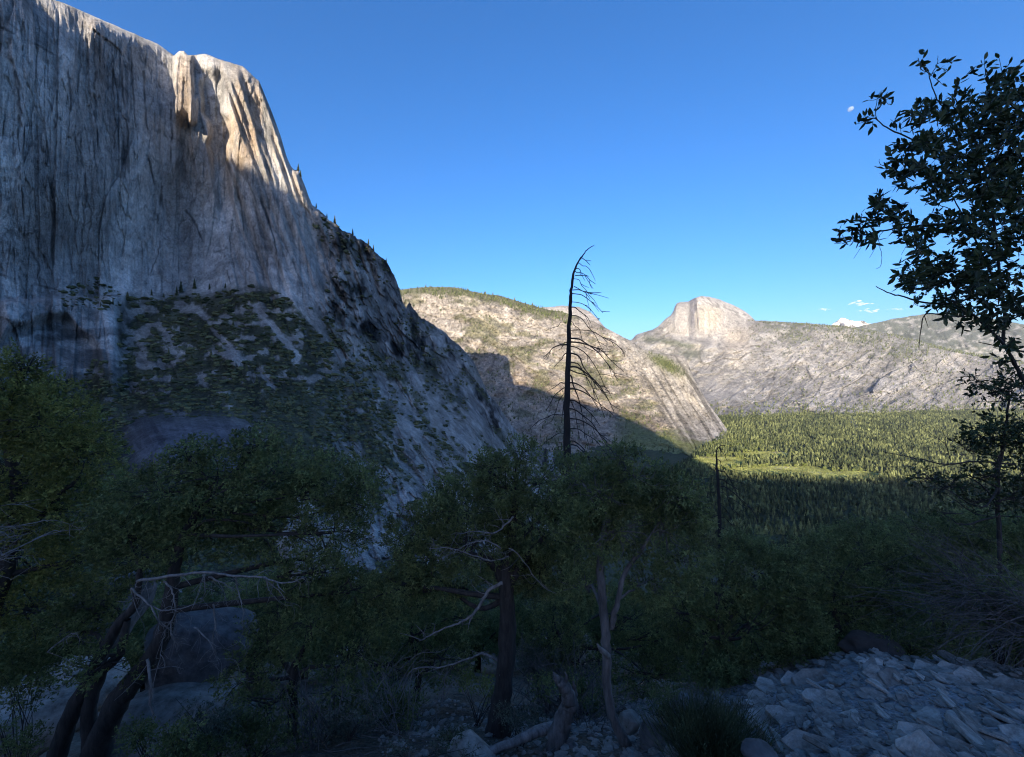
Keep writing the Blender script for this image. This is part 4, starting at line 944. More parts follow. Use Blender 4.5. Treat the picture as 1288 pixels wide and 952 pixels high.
thick('spreading oak behind the heap of dead grey brush', 1180, 9.0, [PB(1165,672,9.4,50,24,.6),PB(1225,668,9.4,56,26,.6),PB(1280,676,9.4,50,30,.6),PB(1150,738,9,44,40,.6),PB(1205,716,9,54,34,.6),PB(1262,716,9,56,36,.6),PB(1120,790,8.4,38,32,.5),PB(1240,770,8.6,60,36,.5),PB(1175,800,8.4,40,26,.4),PB(1330,720,9,50,50,.6)], 8)
thick('low dark oak bush between the dark trunk and the pale trunk', 705, 8.6, [PB(700,800,8.6,46,40,.5),PB(735,835,8.2,46,36,.5),PB(690,765,9,50,22,.5),PB(840,800,8.2,40,46,.5),PB(815,850,7.6,44,30,.4),PB(800,780,8.6,34,36,.4)], 9, lai=1.7)
thick('leafy oak bush at the foot of the centre oak, left side', 520, 8.4, [PB(520,800,8.4,44,40,.5),PB(560,830,8,42,30,.5),PB(475,840,8,40,36,.5),PB(580,775,8.8,34,26,.4),PB(530,750,9,40,26,.5)], 10, lai=1.8)

# ------------------------------------------------------------------ overhanging tree at the right edge
dr = 2.9
def over(root, b0):
    g = Geo(); r_ = np.random.default_rng(31); tw = Geo()
    runs = [([(1398,600),(1340,540),(1300,500)], .02), ([(1381,440),(1330,410),(1270,385),(1240,350)], .018), ([(1372,300),(1320,270),(1262,240),(1225,210)], .016), ([(1370,250),(1330,190),(1290,150),(1262,120)], .014), ([(1381,430),(1410,360),(1420,280)], .016), ([(1375,350),(1330,330),(1285,320)], .012), ([(1375,600),(1300,500),(1278,460),(1262,432),(1228,399),(1200,380),(1180,372)], .015), ([(1300,445),(1231,430)], .008), ([(1215,398),(1190,397),(1165,395),(1159,412),(1156,440)], .006), ([(1163,398),(1168,412)], .003),
            ([(1200,382),(1160,380),(1137,373),(1120,369),(1102,360)], .008), ([(1262,432),(1262,380),(1240,330),(1222,290),(1200,250)], .011), ([(1222,290),(1180,282),(1140,286),(1100,292),(1060,303)], .01), ([(1262,380),(1250,280),(1235,200),(1215,150),(1200,120)], .010),
            ([(1222,200),(1180,190),(1145,174),(1115,160),(1101,149),(1086,151)], .007), ([(1104,151),(1101,138),(1106,118),(1112,113)], .003), ([(1205,170),(1190,140),(1179,125),(1170,100),(1168,92),(1158,86),(1155,72)], .005), ([(1170,96),(1178,82),(1180,70)], .003), ([(1172,93),(1188,82)], .0025), ([(1135,170),(1133,158),(1140,148)], .002),
            ([(1150,228),(1122,211),(1108,207),(1106,200)], .004), ([(1112,290),(1105,300),(1109,320),(1108,334),(1102,338)], .002), ([(1090,300),(1074,325)], .0015), ([(1145,300),(1134,320)], .0015), ([(1102,310),(1094,324)], .0015),
            ([(1140,335),(1125,338)], .002), ([(1245,240),(1262,160),(1270,110),(1262,90)], .008), ([(1240,210),(1288,190)], .01), ([(1378,420),(1345,330),(1335,220),(1320,150),(1300,80)], .014)]
    for m, r0 in runs:
        jd = np.cumsum(r_.normal(size=len(m)) * .05); tube(g, [P(a, b, dr + jd[k] * .6) for k, (a, b) in enumerate(m)], [r0, max(.0012, r0 * .3)], 6, 5, .0015, 5)
    lf = Geo(); tw = g
    def spray(p0, p1, n=9, L=.055, dep=.3):
        of = dr + float(np.clip(r_.normal() * .38, -.6, .9)) * dep; a, b = np.array(P(*p0, of)), np.array(P(*p1, of + r_.normal() * .05))
        tube(tw, [a, (a + b) / 2 + r_.normal(size=3) * .006, b], [.0025, .0012], 4, 2)
        t = (np.arange(n) + r_.random(n)) / n; base = a + (b - a) * t[:, None]; ax = nrm(b - a)
        dd = nrm(ax * 0.8 + r_.normal(size=(n, 3)) * 0.7); s = .7 + .5 * r_.random(n); leaves6(lf, base, dd, L * s, L * .36 * s, r_)
    def leaves6(geo, base, direc, L, Wd, q):
        Wd = Wd * 1.12
        n = len(base); d = nrm(direc); v = q.normal(size=(n, 3)); v[:, 1] -= .8; nn = nrm(v - d * (v * d).sum(-1, keepdims=True)); s = np.cross(d, nn)
        L = L[:, None]; Wd = Wd[:, None]
        def pt(t, w): return base + d * L * t + s * Wd * w + nn * (L * .10 * (t * t) + Wd * abs(w) * .35)
        m = [pt(0, 0), pt(.22, .38), pt(.55, .5), pt(.82, .26), pt(1, 0), pt(.82, -.26), pt(.55, -.5), pt(.22, -.38), pt(.5, 0)]
        V = np.stack(m, 1); o = np.arange(n)[:, None, None] * 9
        Fq = np.array([[0, 1, 2, 8], [8, 2, 3, 4], [8, 4, 5, 6], [0, 8, 6, 7]])
        geo.add(V, (Fq[None] + o).reshape(-1, 4))
    sprays = [((1172,95),(1154,74),8),((1158,88),(1163,64),8),((1179,80),(1198,77),9),((1181,86),(1192,90),5),((1176,98),(1185,106),5),((1166,90),(1160,94),3),((1103,147),(1076,156),7),((1100,146),(1086,146),6),((1098,152),(1098,162),4),((1102,140),(1110,116),9),((1108,124),(1124,122),8),((1108,122),(1092,126),5),((1112,120),(1118,132),6),
              ((1120,160),(1132,140),7),((1133,162),(1148,152),6),((1128,164),(1120,150),4),((1122,211),(1106,218),4),((1120,210),(1118,220),3),((1112,207),(1124,203),3),
              ((1215,95),(1236,80),10),((1245,110),(1238,74),10),((1262,110),(1256,70),10),((1268,95),(1285,78),10),((1255,100),(1270,80),8),((1200,118),(1208,100),9),((1215,120),(1205,108),8)]
    for a, b, n in sprays: spray(a, b, n)
    ell = [(1165,140,16,12,60),(1155,160,14,14,50),(1185,150,26,22,190),(1150,190,22,16,120),(1190,195,42,32,480),(1140,215,20,14,110),(1165,225,30,16,180),(1235,150,36,34,480),(1265,120,26,30,300),(1245,210,42,44,800),(1285,200,26,80,700),(1205,235,32,20,260),
           (1270,270,34,60,800),(1225,280,30,36,380),(1190,285,28,16,170),(1150,290,24,16,160),(1120,270,20,20,160),(1090,290,22,16,120),(1070,298,16,10,50),(1115,255,14,12,60),(1165,310,20,12,100),(1150,345,16,18,110),(1185,335,36,24,300),(1160,365,22,10,90),(1215,350,40,34,480),(1250,350,34,44,600),(1190,380,30,12,120),(1225,395,30,14,150),(1265,400,24,30,220),(1285,340,22,70,500),(1268,445,14,14,60),(1180,250,20,12,60),(1330,150,40,70,480),(1340,300,45,80,620),(1400,200,45,80,560),(1420,340,40,70,380),(1330,410,34,34,200),(1380,90,40,40,260)]
    for cx, cy, rx, ry, n in ell:
        n = int(n * 0.82 / 7)
        a = r_.random(n) * 6.28; q = r_.random(n) ** .6
        for k in range(n):
            x0, y0 = cx + rx * q[k] * math.cos(a[k]), cy + ry * q[k] * math.sin(a[k]); an = math.atan2(y0 - 330, x0 - 1290) + r_.normal() * .7
            L_ = 10 + 9 * r_.random(); spray((x0, y0), (x0 + L_ * math.cos(an), y0 + L_ * math.sin(an) * .8), 8, .053, 1.0)
    link('crown', lf.mesh('crown', M_BAY, b0), root)
    link('branch', g.mesh('branch', M_BARK, b0, True), root)
bx_, by_ = (1420 - CX) / F * dr, dr; bz_ = float(hill_z(bx_, by_))
root = empty('oak_tree', (bx_, by_, bz_), 'dark leafy tree overhanging the right edge against the sky', 'tree')
g = Geo(); b0 = np.array([bx_, by_, bz_])
tube(g, [b0 - np.array([0, 0, .2]), b0 + np.array([-.1, 0, 1.2]), P(1400, 620, dr), P(1390, 545, dr), P(1380, 440, dr), P(1370, 250, dr), P(1340, 60, dr)], [.13, .10, .08, .06, .045, .03, .012], 9, 5, .004, 8)
link('trunk', g.mesh('trunk', M_BARK, b0, True), root); over(root, b0)

# lower right sapling
d6 = 6.9
def sap(root, b0):
    g = Geo(); r_ = np.random.default_rng(17)
    for m, r0 in (([(1275,584),(1230,580),(1190,584),(1160,578),(1135,573),(1111,568)], .012), ([(1196,580),(1190,560),(1170,545),(1155,530)], .004), ([(1193,570),(1188,548),(1182,535)], .004), ([(1160,578),(1145,590)], .003), ([(1200,583),(1165,589),(1142,586)], .004),
                  ([(1256,640),(1240,615),(1215,600),(1180,602),(1150,600)], .010), ([(1256,650),(1225,645),(1200,628),(1185,618)], .008), ([(1250,600),(1262,560),(1280,530)], .012), ([(1256,620),(1244,640),(1241,658)], .006), ([(1290,503),(1225,506)], .008), ([(1193,545),(1183,560)], .002), ([(1285,650),(1256,648),(1215,640)], .009)):
        r0 = r0 * 1.4; tube(g, [P(a, b, d6) for a, b in m], [r0, max(.002, r0 * .3)], 6, 4, .004, 5)
    link('branch', g.mesh('branch', M_BARK, b0, True), root)
hp_ = hillpoint(1256, d6); pyb = HY - hp_[2] / d6 * F
make_tree('oak_tree', 'thin dark sapling at the right edge with bare twigs over the valley', 'tree',
  [[(1262, pyb, d6, .032), (1258,720,d6,.03),(1256,658,d6,.03),(1254,604,d6,.028),(1262,560,d6,.02),(1270,500,d6,.012)]],
  [PB(1250,490,d6,26,14,.25),PB(1225,478,d6,12,8,.12),PB(1275,482,d6,24,28,.3),PB(1235,550,d6,34,20,.3),PB(1215,566,d6,22,14,.2),PB(1262,540,d6,30,26,.3),PB(1285,560,d6,30,30,.3),PB(1165,600,d6,18,8,.15),PB(1195,612,d6,24,12,.2),PB(1240,600,d6,30,14,.2),PB(1225,632,d6,26,9,.15),PB(1275,625,d6,26,22,.2),PB(1185,645,d6,16,5,.1),PB(1290,600,d6,26,40,.2)],
  M_BAY, M_BARK, 0.085, 0.038, 1.15, 12, extra=sap, sprig=7, inner=.1)

# ------------------------------------------------------------------ dead standing conifers
def snag(label, trunk, D_, rbase, branches_r, branches_l, seed):
    r_ = np.random.default_rng(seed); hp_ = hillpoint(trunk[0][0], D_)
    root = empty('dead_conifer', hp_, label, 'tree'); g = Geo(); k = D_ / F
    pyb = HY - hp_[2] / D_ * F
    tp = [(trunk[0][0], pyb + 8)] + trunk
    rads = np.interp([p[1] for p in tp], [trunk[-1][1], trunk[-1][1] + 40, trunk[0][1], pyb], [.4 * k, 1.6 * k, rbase * k, rbase * 1.5 * k])
    tube(g, [P(a, b, D_) for a, b in tp], rads, 9, 6, .3 * k, seed); link('trunk', g.mesh('trunk', M_CHAR, hp_, True), root)
    ty = np.array([p[1] for p in trunk[::-1]]); tx = np.array([p[0] for p in trunk[::-1]])
    g = Geo()
    for side, brs in ((1, branches_r), (-1, branches_l)):
        for (y0, dx, dy, th) in brs:
            y0 += r_.normal() * 2.2; dx *= (.35 + .2 * r_.random()) if r_.random() < .22 else (.8 + .35 * r_.random()); dy *= .65 + .7 * r_.random(); th *= .6 + .7 * r_.random()
            x0 = np.interp(y0, ty, tx); dep = r_.normal() * 0.35 * dx * k
            pts = []
            for t in np.linspace(0, 1, 6):
                pts.append(np.array(P(x0 + side * dx * t, y0 + dy * t ** 1.8 - 0.07 * dx * math.sin(t * 2.4), D_)) + np.array([0, dep * t, 0]) + r_.normal(size=3) * .9 * k)
            pts = tube(g, pts, [th * k, .35 * k], 5, 3)
            for q in range(int(dx / 11)):
                s_ = pts[r_.integers(5, len(pts))]; e = s_ + np.array([side * abs(r_.normal()) * 9, r_.normal() * 6, -abs(r_.normal()) * 9]) * k
                tube(g, [s_, (s_ + e) / 2 + r_.normal(size=3) * .6 * k, e], [.5 * k, .25 * k], 3, 2)
    link('branch', g.mesh('branch', M_CHAR, hp_, True), root)
TR = [(712,640),(713,564),(713,503),(715,436),(717,389),(718.5,361),(724,336),(733.5,320),(740,313),(747,309)]
br = [(328,14,6,.5),(331,16,9,.5),(336,17,14,.6),(342,16,8,.5),(345,24,18,.7),(352,27,16,.7),(358,30,20,.8),(362,26,12,.6),(372,42,24,.9),(380,44,20,.8),(385,52,34,.9),(400,40,30,.9),(404,36,26,.7),(418,60,46,1.0),(424,62,56,1.0),(431,72,52,1.2),(436,58,44,1.0),(444,74,70,1.2),(452,62,60,1.0),(458,66,76,1.1),(465,52,56,1.0),(472,60,80,1.0),(482,46,36,1.3),(492,48,28,1.2),(500,40,46,1.0),(508,38,30,.9),(515,60,62,1.0),(525,76,86,1.2),(540,58,58,1.0),(552,52,56,1.0),(562,30,30,.9),(575,40,50,1.0),(590,40,30,.8)]
bl = [(403,16,10,.7),(430,24,10,.9),(434,36,26,1.1),(440,20,14,.6),(482,16,12,.7),(488,26,22,.8),(494,20,30,.8),(500,14,26,.6),(524,40,14,.9),(545,26,18,.7),(558,20,26,.6),(575,24,24,.7)]
snag('tall charred dead conifer with hooked tip standing against the sky', TR, 12.0, 6.0, br, bl, 41)
br2 = [(562,12,6,.5),(567,18,14,.5),(575,22,20,.5),(590,26,26,.6),(598,30,30,.6),(610,34,36,.6),(622,30,30,.6),(636,36,40,.6),(650,32,36,.6),(664,34,40,.6),(680,26,30,.5)]
snag('slim dead conifer with hooked tip behind the oaks, right of centre', [(906,720),(905,660),(904,620),(902,590),(901,570),(904,562),(912,560)], 19.0, 2.8, br2, [(590,8,6,.5),(620,14,14,.5),(650,16,18,.5),(670,14,16,.5)], 43)

# ------------------------------------------------------------------ dead brush
def brush(label, ox, oy, D_, n, ang0, ang1, L0, mat, seed, depth=.5, spread=20):
    r_ = np.random.default_rng(seed); b0 = np.array(P(ox, oy, D_)); k = D_ / F
    root_z = float(hill_z(b0[0], b0[1])); g = Geo()
    for i in range(n):
        st = np.array([b0[0] + r_.normal() * spread * k, b0[1] + r_.normal() * depth * .5, b0[2] + r_.normal() * spread * k * .6])
        a = ang0 + (ang1 - ang0) * r_.random(); L_ = L0 * (.5 + .6 * r_.random()) * k; d_ = np.array([math.cos(a), r_.normal() * .4, math.sin(a)])
        e = st + d_ * L_; m = (st + e) / 2 + np.array([0, r_.normal() * .05, L_ * .12])
        pts = tube(g, [st, m, e], [.005 + .006 * r_.random(), .0015], 4, 4, .004, i)
        for q in range(5):
            s_ = pts[r_.integers(2, len(pts))]; a2 = a + r_.normal() * .6; e2 = s_ + np.array([math.cos(a2), r_.normal() * .5, math.sin(a2)]) * L_ * (.15 + .3 * r_.random())
            tube(g, [s_, (s_ + e2) / 2 + r_.normal(size=3) * .012, e2], [.003, .0012], 3, 2)
    for i in range(5): tube(g, [np.array([b0[0] + r_.normal() * .1, b0[1] + r_.normal() * .1, root_z - .05]), b0 + r_.normal(size=3) * .12], [.02, .01], 5, 1)
    me = g.mesh('dead_bush', mat, (b0[0], b0[1], root_z)); o = link('dead_bush', me, label=label, cat='dead bush'); o.location = (b0[0], b0[1], root_z); return o
for o_, in ((brush('large heap of dead grey brush behind the stone slope at the right edge', 1290, 775, 6.2, 190, 2.2, 3.9, 120, M_BARKP, 51, .8, 30),),
            (brush('pale bare twigs poking in at the left edge', -40, 690, 5.2, 42, -.4, .7, 60, M_DEAD, 52, .4, 22),),
            (brush('leafless grey bush on the ground left of the centre trunk', 490, 900, 6.2, 80, .3, 2.8, 60, M_DEAD, 53, .6, 26),),
            (brush('thin bare bush standing beside the small forked oak', 395, 940, 5.6, 30, .9, 2.2, 90, M_BARKP, 54, .3, 12),),
            (brush('bare bush right of the dark centre trunk', 690, 880, 7.2, 70, .4, 2.7, 60, M_BARKP, 55, .5, 26),),
            (brush('bare twiggy bush between the broken stump and the pale trunk', 735, 915, 6, 40, .6, 2.4, 50, M_BARKP, 56, .4, 16),)): pass

# green bushes
M_YEL = leaf_mat('yellow_green_leaves', (0.10, 0.13, 0.03), (0.18, 0.20, 0.05), 0.2)
M_GREY = leaf_mat('grey_green_leaves', (0.05, 0.065, 0.045), (0.12, 0.14, 0.10), 0.15)
M_GRASS = leaf_mat('bush_blades', (0.035, 0.05, 0.022), (0.10, 0.12, 0.06), 0.15)
def bush(label, px, py, D_, rx, ry, mat, leaf, w, lai, seed, nb=5):
    q = np.random.default_rng(seed); g = Geo(); s = Geo(); hp_ = hillpoint(px, D_)
    bl = [PB(px + q.normal() * rx * .5, py + q.normal() * ry * .35, D_ + q.normal() * .15, rx * .5, ry * .55, rx * .5 * D_ / F) for _ in range(nb)]
    foliage(g, bl, leaf, w, lai, q, 6, inner=.1)
    for c, rd in bl:
        for k in range(2): tube(s, [hp_ + q.normal(size=3) * .03, (hp_ + np.array(c)) / 2 + q.normal(size=3) * .04, np.array(c) + q.normal(size=3) * np.array(rd) * .5], [.008, .002], 4, 2)
    rt = empty('bush', hp_, label, 'bush'); link('foliage', g.mesh('foliage', mat, hp_), rt); link('stem', s.mesh('stem', M_BARK, hp_), rt)
bush('yellow green bush at the left foot of the dark centre trunk', 600, 865, 6.6, 24, 20, M_YEL, .035, .014, 1.3, 61)
bush('grey green bush behind and right of the dark centre trunk', 680, 845, 8.5, 44, 30, M_GREY, .035, .012, 1.6, 62, 7)
bush('pale grey green bush seen far below between the trunks', 680, 775, 13, 30, 24, M_GREY, .06, .03, 1.8, 63)
bush('low green bush at the lower left beside the leaning trunks', 190, 925, 4.9, 36, 22, M_OAK, .035, .016, 1.5, 64)
bush('grey green bush under the dark boulder', 275, 905, 5.2, 46, 34, M_GREY, .03, .012, 1.5, 65, 7)
bush('dark bush in the bottom left corner', 20, 935, 5.0, 40, 24, M_OAK, .035, .016, 1.0, 66)
bush('green bush between the small forked oak and the leafless bush', 440, 905, 5.6, 40, 26, M_GREY, .03, .013, 1.2, 67, 6)
bush('small green bush at the bottom edge below the leafless bush', 560, 925, 5.2, 26, 14, M_GRASS, .03, .01, 1.4, 68)
bush('low dark bush beside the boulders near the pale trunk', 830, 880, 5.6, 30, 20, M_OAK, .035, .015, 1.4, 69)
bush('full green bush in front of the leaning trunks at the lower left', 235, 935, 4.6, 44, 26, M_OAK, .036, .016, 1.9, 161, 7)
bush('spreading dark bush at the far left under the olive oak', 25, 850, 6.0, 60, 34, M_OAK, .042, .019, 1.8, 162, 7)
bush('green bush hiding the foot of the small forked oak', 320, 925, 5.2, 44, 24, M_OAK, .036, .016, 1.9, 163, 7)
bush('dark bush between the small forked oak and the centre oak', 480, 880, 6.6, 46, 34, M_OAK, .042, .019, 1.9, 164, 7)
bush('dusty green bush at the left foot of the broken stump', 655, 900, 5.6, 24, 18, M_GREY, .03, .012, 1.5, 165)
bush('dark leafy bush behind the broken stump', 735, 870, 6.8, 40, 30, M_OAK, .042, .019, 1.8, 166, 7)
bush('dark bush under the dead grey brush at the right edge', 1275, 815, 6.4, 50, 28, M_OAK, .042, .019, 2.0, 167, 7)
bush('tall dark bush round the foot of the thin sapling at the right edge', 1262, 755, 6.6, 60, 50, M_OAK, .045, .02, 2.0, 171, 9)
bush('dark bush behind the brown boulder', 1140, 812, 7.4, 50, 26, M_OAK, .045, .02, 2.0, 168, 7)
bush('bushy green oak scrub behind the squat boulder', 905, 850, 6.6, 50, 32, M_OAK, .042, .019, 2.0, 169, 7)
bush('small green bush at the bottom edge left of the fallen log', 530, 945, 4.6, 40, 16, M_GREY, .03, .012, 1.3, 170)
# grassy clump
r_ = np.random.default_rng(71); g = Geo(); Dg = 3.9; hp_ = hillpoint(892, Dg); n = 2600
b = hp_ + np.stack([r_.normal(size=n) * .17, r_.normal(size=n) * .15, r_.random(n) * .06], -1)
d = nrm(np.stack([r_.normal(size=n) * .42 + (b[:, 0] - hp_[0]) * 1.2, r_.normal(size=n) * .42, np.ones(n)], -1))
leaves(g, b, d, .22 + .34 * r_.random(n), .007 + 0 * r_.random(n), r_)
lf2 = r_.integers(0, n, 5000); leaves(g, b[lf2] + d[lf2] * (.1 + .35 * r_.random((5000, 1))), nrm(d[lf2] + r_.normal(size=(5000, 3)) * .6), .03, .007, r_)
o = link('bush', g.mesh('grassy_bush', M_GRASS, hp_), label='fine stemmed grassy clump at the left edge of the stone slope', cat='bush'); o.location = hp_

# ------------------------------------------------------------------ stones
def stone_mat(name, c1, c2, sc):
    m, nt, b = new_mat(name); L = nt.links.new
    tc = N(nt, 'ShaderNodeTexCoord'); oi = N(nt, 'ShaderNodeObjectInfo')
    n1 = N(nt, 'ShaderNodeTexNoise', Scale=sc, Detail=8.0, Roughness=0.72); L(tc.outputs['Object'], n1.inputs[0])
    cr = N(nt, 'ShaderNodeValToRGB'); cr.color_ramp.elements[0].position = .32; cr.color_ramp.elements[1].position = .7
    cr.color_ramp.elements[0].color = (*c1, 1); cr.color_ramp.elements[1].color = (*c2, 1); L(n1.outputs[0], cr.inputs[0])
    mr = N(nt, 'ShaderNodeMapRange'); L(oi.outputs['Random'], mr.inputs[0]); mr.inputs[3].default_value = .65; mr.inputs[4].default_value = 1.3
    mx = N(nt, 'ShaderNodeVectorMath', operation='SCALE'); L(cr.outputs[0], mx.inputs[0]); L(mr.outputs[0], mx.inputs['Scale'])
    L(mx.outputs[0], b.inputs['Base Color']); b.inputs['Roughness'].default_value = .85; b.inputs['Specular IOR Level'].default_value = .25
    n2 = N(nt, 'ShaderNodeTexNoise', Scale=sc * 5, Detail=5.0); L(tc.outputs['Object'], n2.inputs[0])
    ad = N(nt, 'ShaderNodeMath', operation='ADD'); L(n1.outputs[0], ad.inputs[0]); L(n2.outputs[0], ad.inputs[1])
    bp = N(nt, 'ShaderNodeBump', Strength=.7, Distance=.02); L(ad.outputs[0], bp.inputs['Height']); L(bp.outputs[0], b.inputs['Normal'])
    return m
M_STONE = stone_mat('grey_stone', (0.11, 0.10, 0.085), (0.43, 0.405, 0.365), 4)
M_DARKST = stone_mat('dark_stone', (0.035, 0.034, 0.036), (0.17, 0.165, 0.165), 3)
M_BRST = stone_mat('brown_stone', (0.035, 0.028, 0.024), (0.09, 0.075, 0.065), 3)
def hull_mesh(name, seed, flat, mat, n=16):
    q = np.random.default_rng(seed); bm = bmesh.new(); a = np.sort(q.random(n) * 6.283)
    for k in range(n):
        r0 = .30 + .24 * q.random()
        for z in (-.5, .5): bm.verts.new((r0 * math.cos(a[k]) * (1 - .12 * (z > 0) * q.random()), r0 * math.sin(a[k]) * .72 * (1 - .12 * q.random()), z * flat * (.75 + .5 * q.random())))
    res = bmesh.ops.convex_hull(bm, input=bm.verts); bmesh.ops.delete(bm, geom=[v for v in bm.verts if not v.link_faces], context='VERTS')
    bmesh.ops.dissolve_limit(bm, angle_limit=.2, verts=bm.verts, edges=bm.edges)
    bmesh.ops.bevel(bm, geom=list(bm.edges), offset=.012, segments=1, affect='EDGES')
    bmesh.ops.triangulate(bm, faces=bm.faces)
    bmesh.ops.subdivide_edges(bm, edges=[e for e in bm.edges if e.calc_length() > .08], cuts=2, use_grid_fill=True)
    bmesh.ops.triangulate(bm, faces=bm.faces)
    for v in bm.verts:
        w_ = fbm(v.co.x * 5 + seed, v.co.y * 5, v.co.z * 9, 3, seed); v.co *= 1 + .10 * float(w_); v.co.z += .012 * float(vn(v.co.x * 14, v.co.y * 14, 0, seed))
    me = bpy.data.meshes.new(name); bm.to_mesh(me); bm.free(); me.materials.append(mat); return me
plates = [hull_mesh('slab', s, f, M_STONE, n) for s, f, n in ((1,.12,8),(2,.14,9),(3,.10,7),(4,.16,8),(5,.14,10),(6,.12,7),(7,.20,8),(8,.10,9),(9,.18,7),(10,.15,6))]
q = np.random.default_rng(81); cnt = 0; placed = []
while cnt < 290:
    D_ = 2.3 + 6.6 * q.random() ** 0.8; pxx = 850 + 480 * q.random() ** .9; p = hillpoint(pxx, D_); pyy = HY - p[2] / D_ * F
    if pyy < interp(pxx, [(850,905),(900,882),(960,866),(1060,850),(1120,806),(1150,800),(1180,812),(1230,836),(1320,870)]) - 4: continue
    if pxx < 905 and (pyy > 885 or q.random() < .3): continue
    s = (.11 + .36 * q.random() ** 2.2) * (0.75 + .09 * D_)
    if any(abs(p[0] - a[0]) < .42 * (s + a[3]) * .42 and abs(p[1] - a[1]) < .42 * (s + a[3]) * .5 for a in placed) and q.random() < .8: continue
    placed.append((*p, s))
    o = link('stone_slab', plates[cnt % 10], label='angular grey slab lying loose on the stone slope at the lower right', cat='stone', group='loose slabs on the stone slope')
    o.location = p + np.array([0, 0, .01 + .05 * q.random()]); o.scale = (s * (.9 + .4 * q.random()), s * 1.1, s * (.6 + .4 * q.random()))
    o.rotation_euler = (-.36 + q.normal() * .09, .14 + q.normal() * .09, q.random() * 6.28); cnt += 1
# chips and gravel between them, and stones of the litter in the middle
vs, fs, n = [], [], 0
for k in range(5200):
    if k < 3600: D_ = 1.8 + 6.2 * q.random(); pxx = 840 + 490 * q.random()
    else: D_ = 4.0 + 4.5 * q.random(); pxx = 470 + 400 * q.random()
    V_, F_ = CHIP if k else (None, None)
    if k == 0:
        CHIP = (ico(1)); V_, F_ = CHIP
    x_ = (pxx - CX) / F * D_; s = .012 + .08 * q.random() ** 3
    V_ = V_ * (1 + .5 * (q.random((len(V_), 1)) - .5)) * np.array([1, .8, .38]) * s; a = q.random() * 6.28
    V_ = np.stack([V_[:, 0] * math.cos(a) - V_[:, 1] * math.sin(a), V_[:, 0] * math.sin(a) + V_[:, 1] * math.cos(a), V_[:, 2]], -1)
    vs.append((V_, x_, D_)); fs.append(F_ + n); n += len(V_)
zz = hill_z(np.array([v[1] for v in vs]), np.array([v[2] for v in vs]))
V = np.concatenate([v[0] + np.array([v[1], v[2], zz[k] + .01]) for k, v in enumerate(vs)])
link('gravel', mesh_from('gravel', V, np.concatenate(fs), M_STONE), label='small grey stone chips between the slabs and under the oaks', cat='gravel', kind='stuff')

def boulder(label, px, py, D_, w, h, mat, seed, dep=None, name='boulder', rough=.22):
    q = np.random.default_rng(seed); V_, F_ = ICO3; k = D_ / F; V_ = V_.copy()
    o3 = q.random(3) * 10; d_ = fbm(V_[:, 0] * 1.1 + o3[0], V_[:, 1] * 1.1 + o3[1], V_[:, 2] * 1.1 + o3[2], 5, seed)
    V_ = V_ * (1 + rough * 1.6 * d_[:, None] + .05 * fbm(V_[:, 0] * 6, V_[:, 1] * 6, V_[:, 2] * 9, 4, seed)[:, None]); cut = nrm(q.normal(size=(9, 3)))
    for c in cut:
        e = np.maximum(V_ @ c - .72, 0); V_ = V_ - e[:, None] * c * .85
    V_ = V_ * np.array([w * k / 2, (dep or w * k / 2), h * k / 2]); c = np.array(P(px, py, D_))
    o = link(name, mesh_from(name, V_, F_, mat, True), label=label, cat='boulder'); o.location = c; return o
boulder('big smooth dark blue grey boulder behind the bleached limb at lower left', 252, 815, 8.2, 150, 105, M_DARKST, 1, 1.0, rough=.2)
boulder('pale rough rock slab under the big dark boulder', 205, 895, 7.0, 150, 50, M_STONE, 2, .9)
boulder('grey boulder between the leaning trunks and the left oak', 135, 765, 8.6, 80, 100, M_DARKST, 3, .9)
boulder('broad pale rock sheet at the bottom left behind the leaning trunks', 45, 895, 7.6, 150, 70, M_STONE, 4, 1.3)
boulder('brown boulder at the top left of the stone slope', 1096, 822, 7.1, 78, 30, M_BRST, 5, .5, rough=.4)
boulder('rounded dark boulder right of the pale trunk foot', 825, 928, 4.4, 48, 48, M_DARKST, 6, .25)
boulder('small grey boulder touching the pale trunk foot', 790, 908, 4.9, 30, 26, M_STONE, 7, .15)
boulder('squat boulder at the left end of the stone slope', 862, 893, 5.4, 38, 30, M_DARKST, 8, .25)
boulder('low pale boulder at the bottom edge left of the stump', 590, 948, 4.9, 60, 26, M_STONE, 10, .3)
boulder('dark boulder at the bottom edge between grassy clump and stone slope', 955, 950, 3.2, 50, 26, M_DARKST, 11, .15)
boulder('pale broken rock under the lower oak branches left of centre', 385, 690, 16, 60, 70, M_STONE, 12, 1.6, rough=.45)

# broken stump and log
g = Geo(); Ds = 5.1
tube(g, [P(706,965,Ds), P(702,935,Ds), P(708,905,Ds), P(716,885,Ds-.05), P(712,868,Ds-.1), P(703,856,Ds-.12), P(698,846,Ds-.15)], [.17,.13,.11,.10,.075,.05,.012], 11, 6, .012, 3)
tube(g, [P(714,890,Ds), P(722,872,Ds), P(721,858,Ds)], [.07,.045,.01], 8, 4, .01, 4); tube(g, [P(709,862,Ds-.1), P(713,852,Ds-.1), P(710,845,Ds-.1)], [.04,.02,.006], 6, 3)
tube(g, [P(702,935,Ds), P(730,945,Ds-.2), P(752,958,Ds-.3)], [.10,.06,.03], 8, 4, .01, 5)
link('stump', g.mesh('stump', M_BARKP, (0, 0, 0), True), label='gnarled broken grey stump at the bottom centre', cat='stump')
g = Geo(); tube(g, [P(600,950,4.9), P(640,936,5.0), P(670,922,5.15), P(696,914,5.3)], [.045,.05,.06,.065], 10, 5, .006, 6); link('log', g.mesh('log', M_DEAD, (0, 0, 0), True), label='bare fallen log leaning against the broken stump', cat='log')
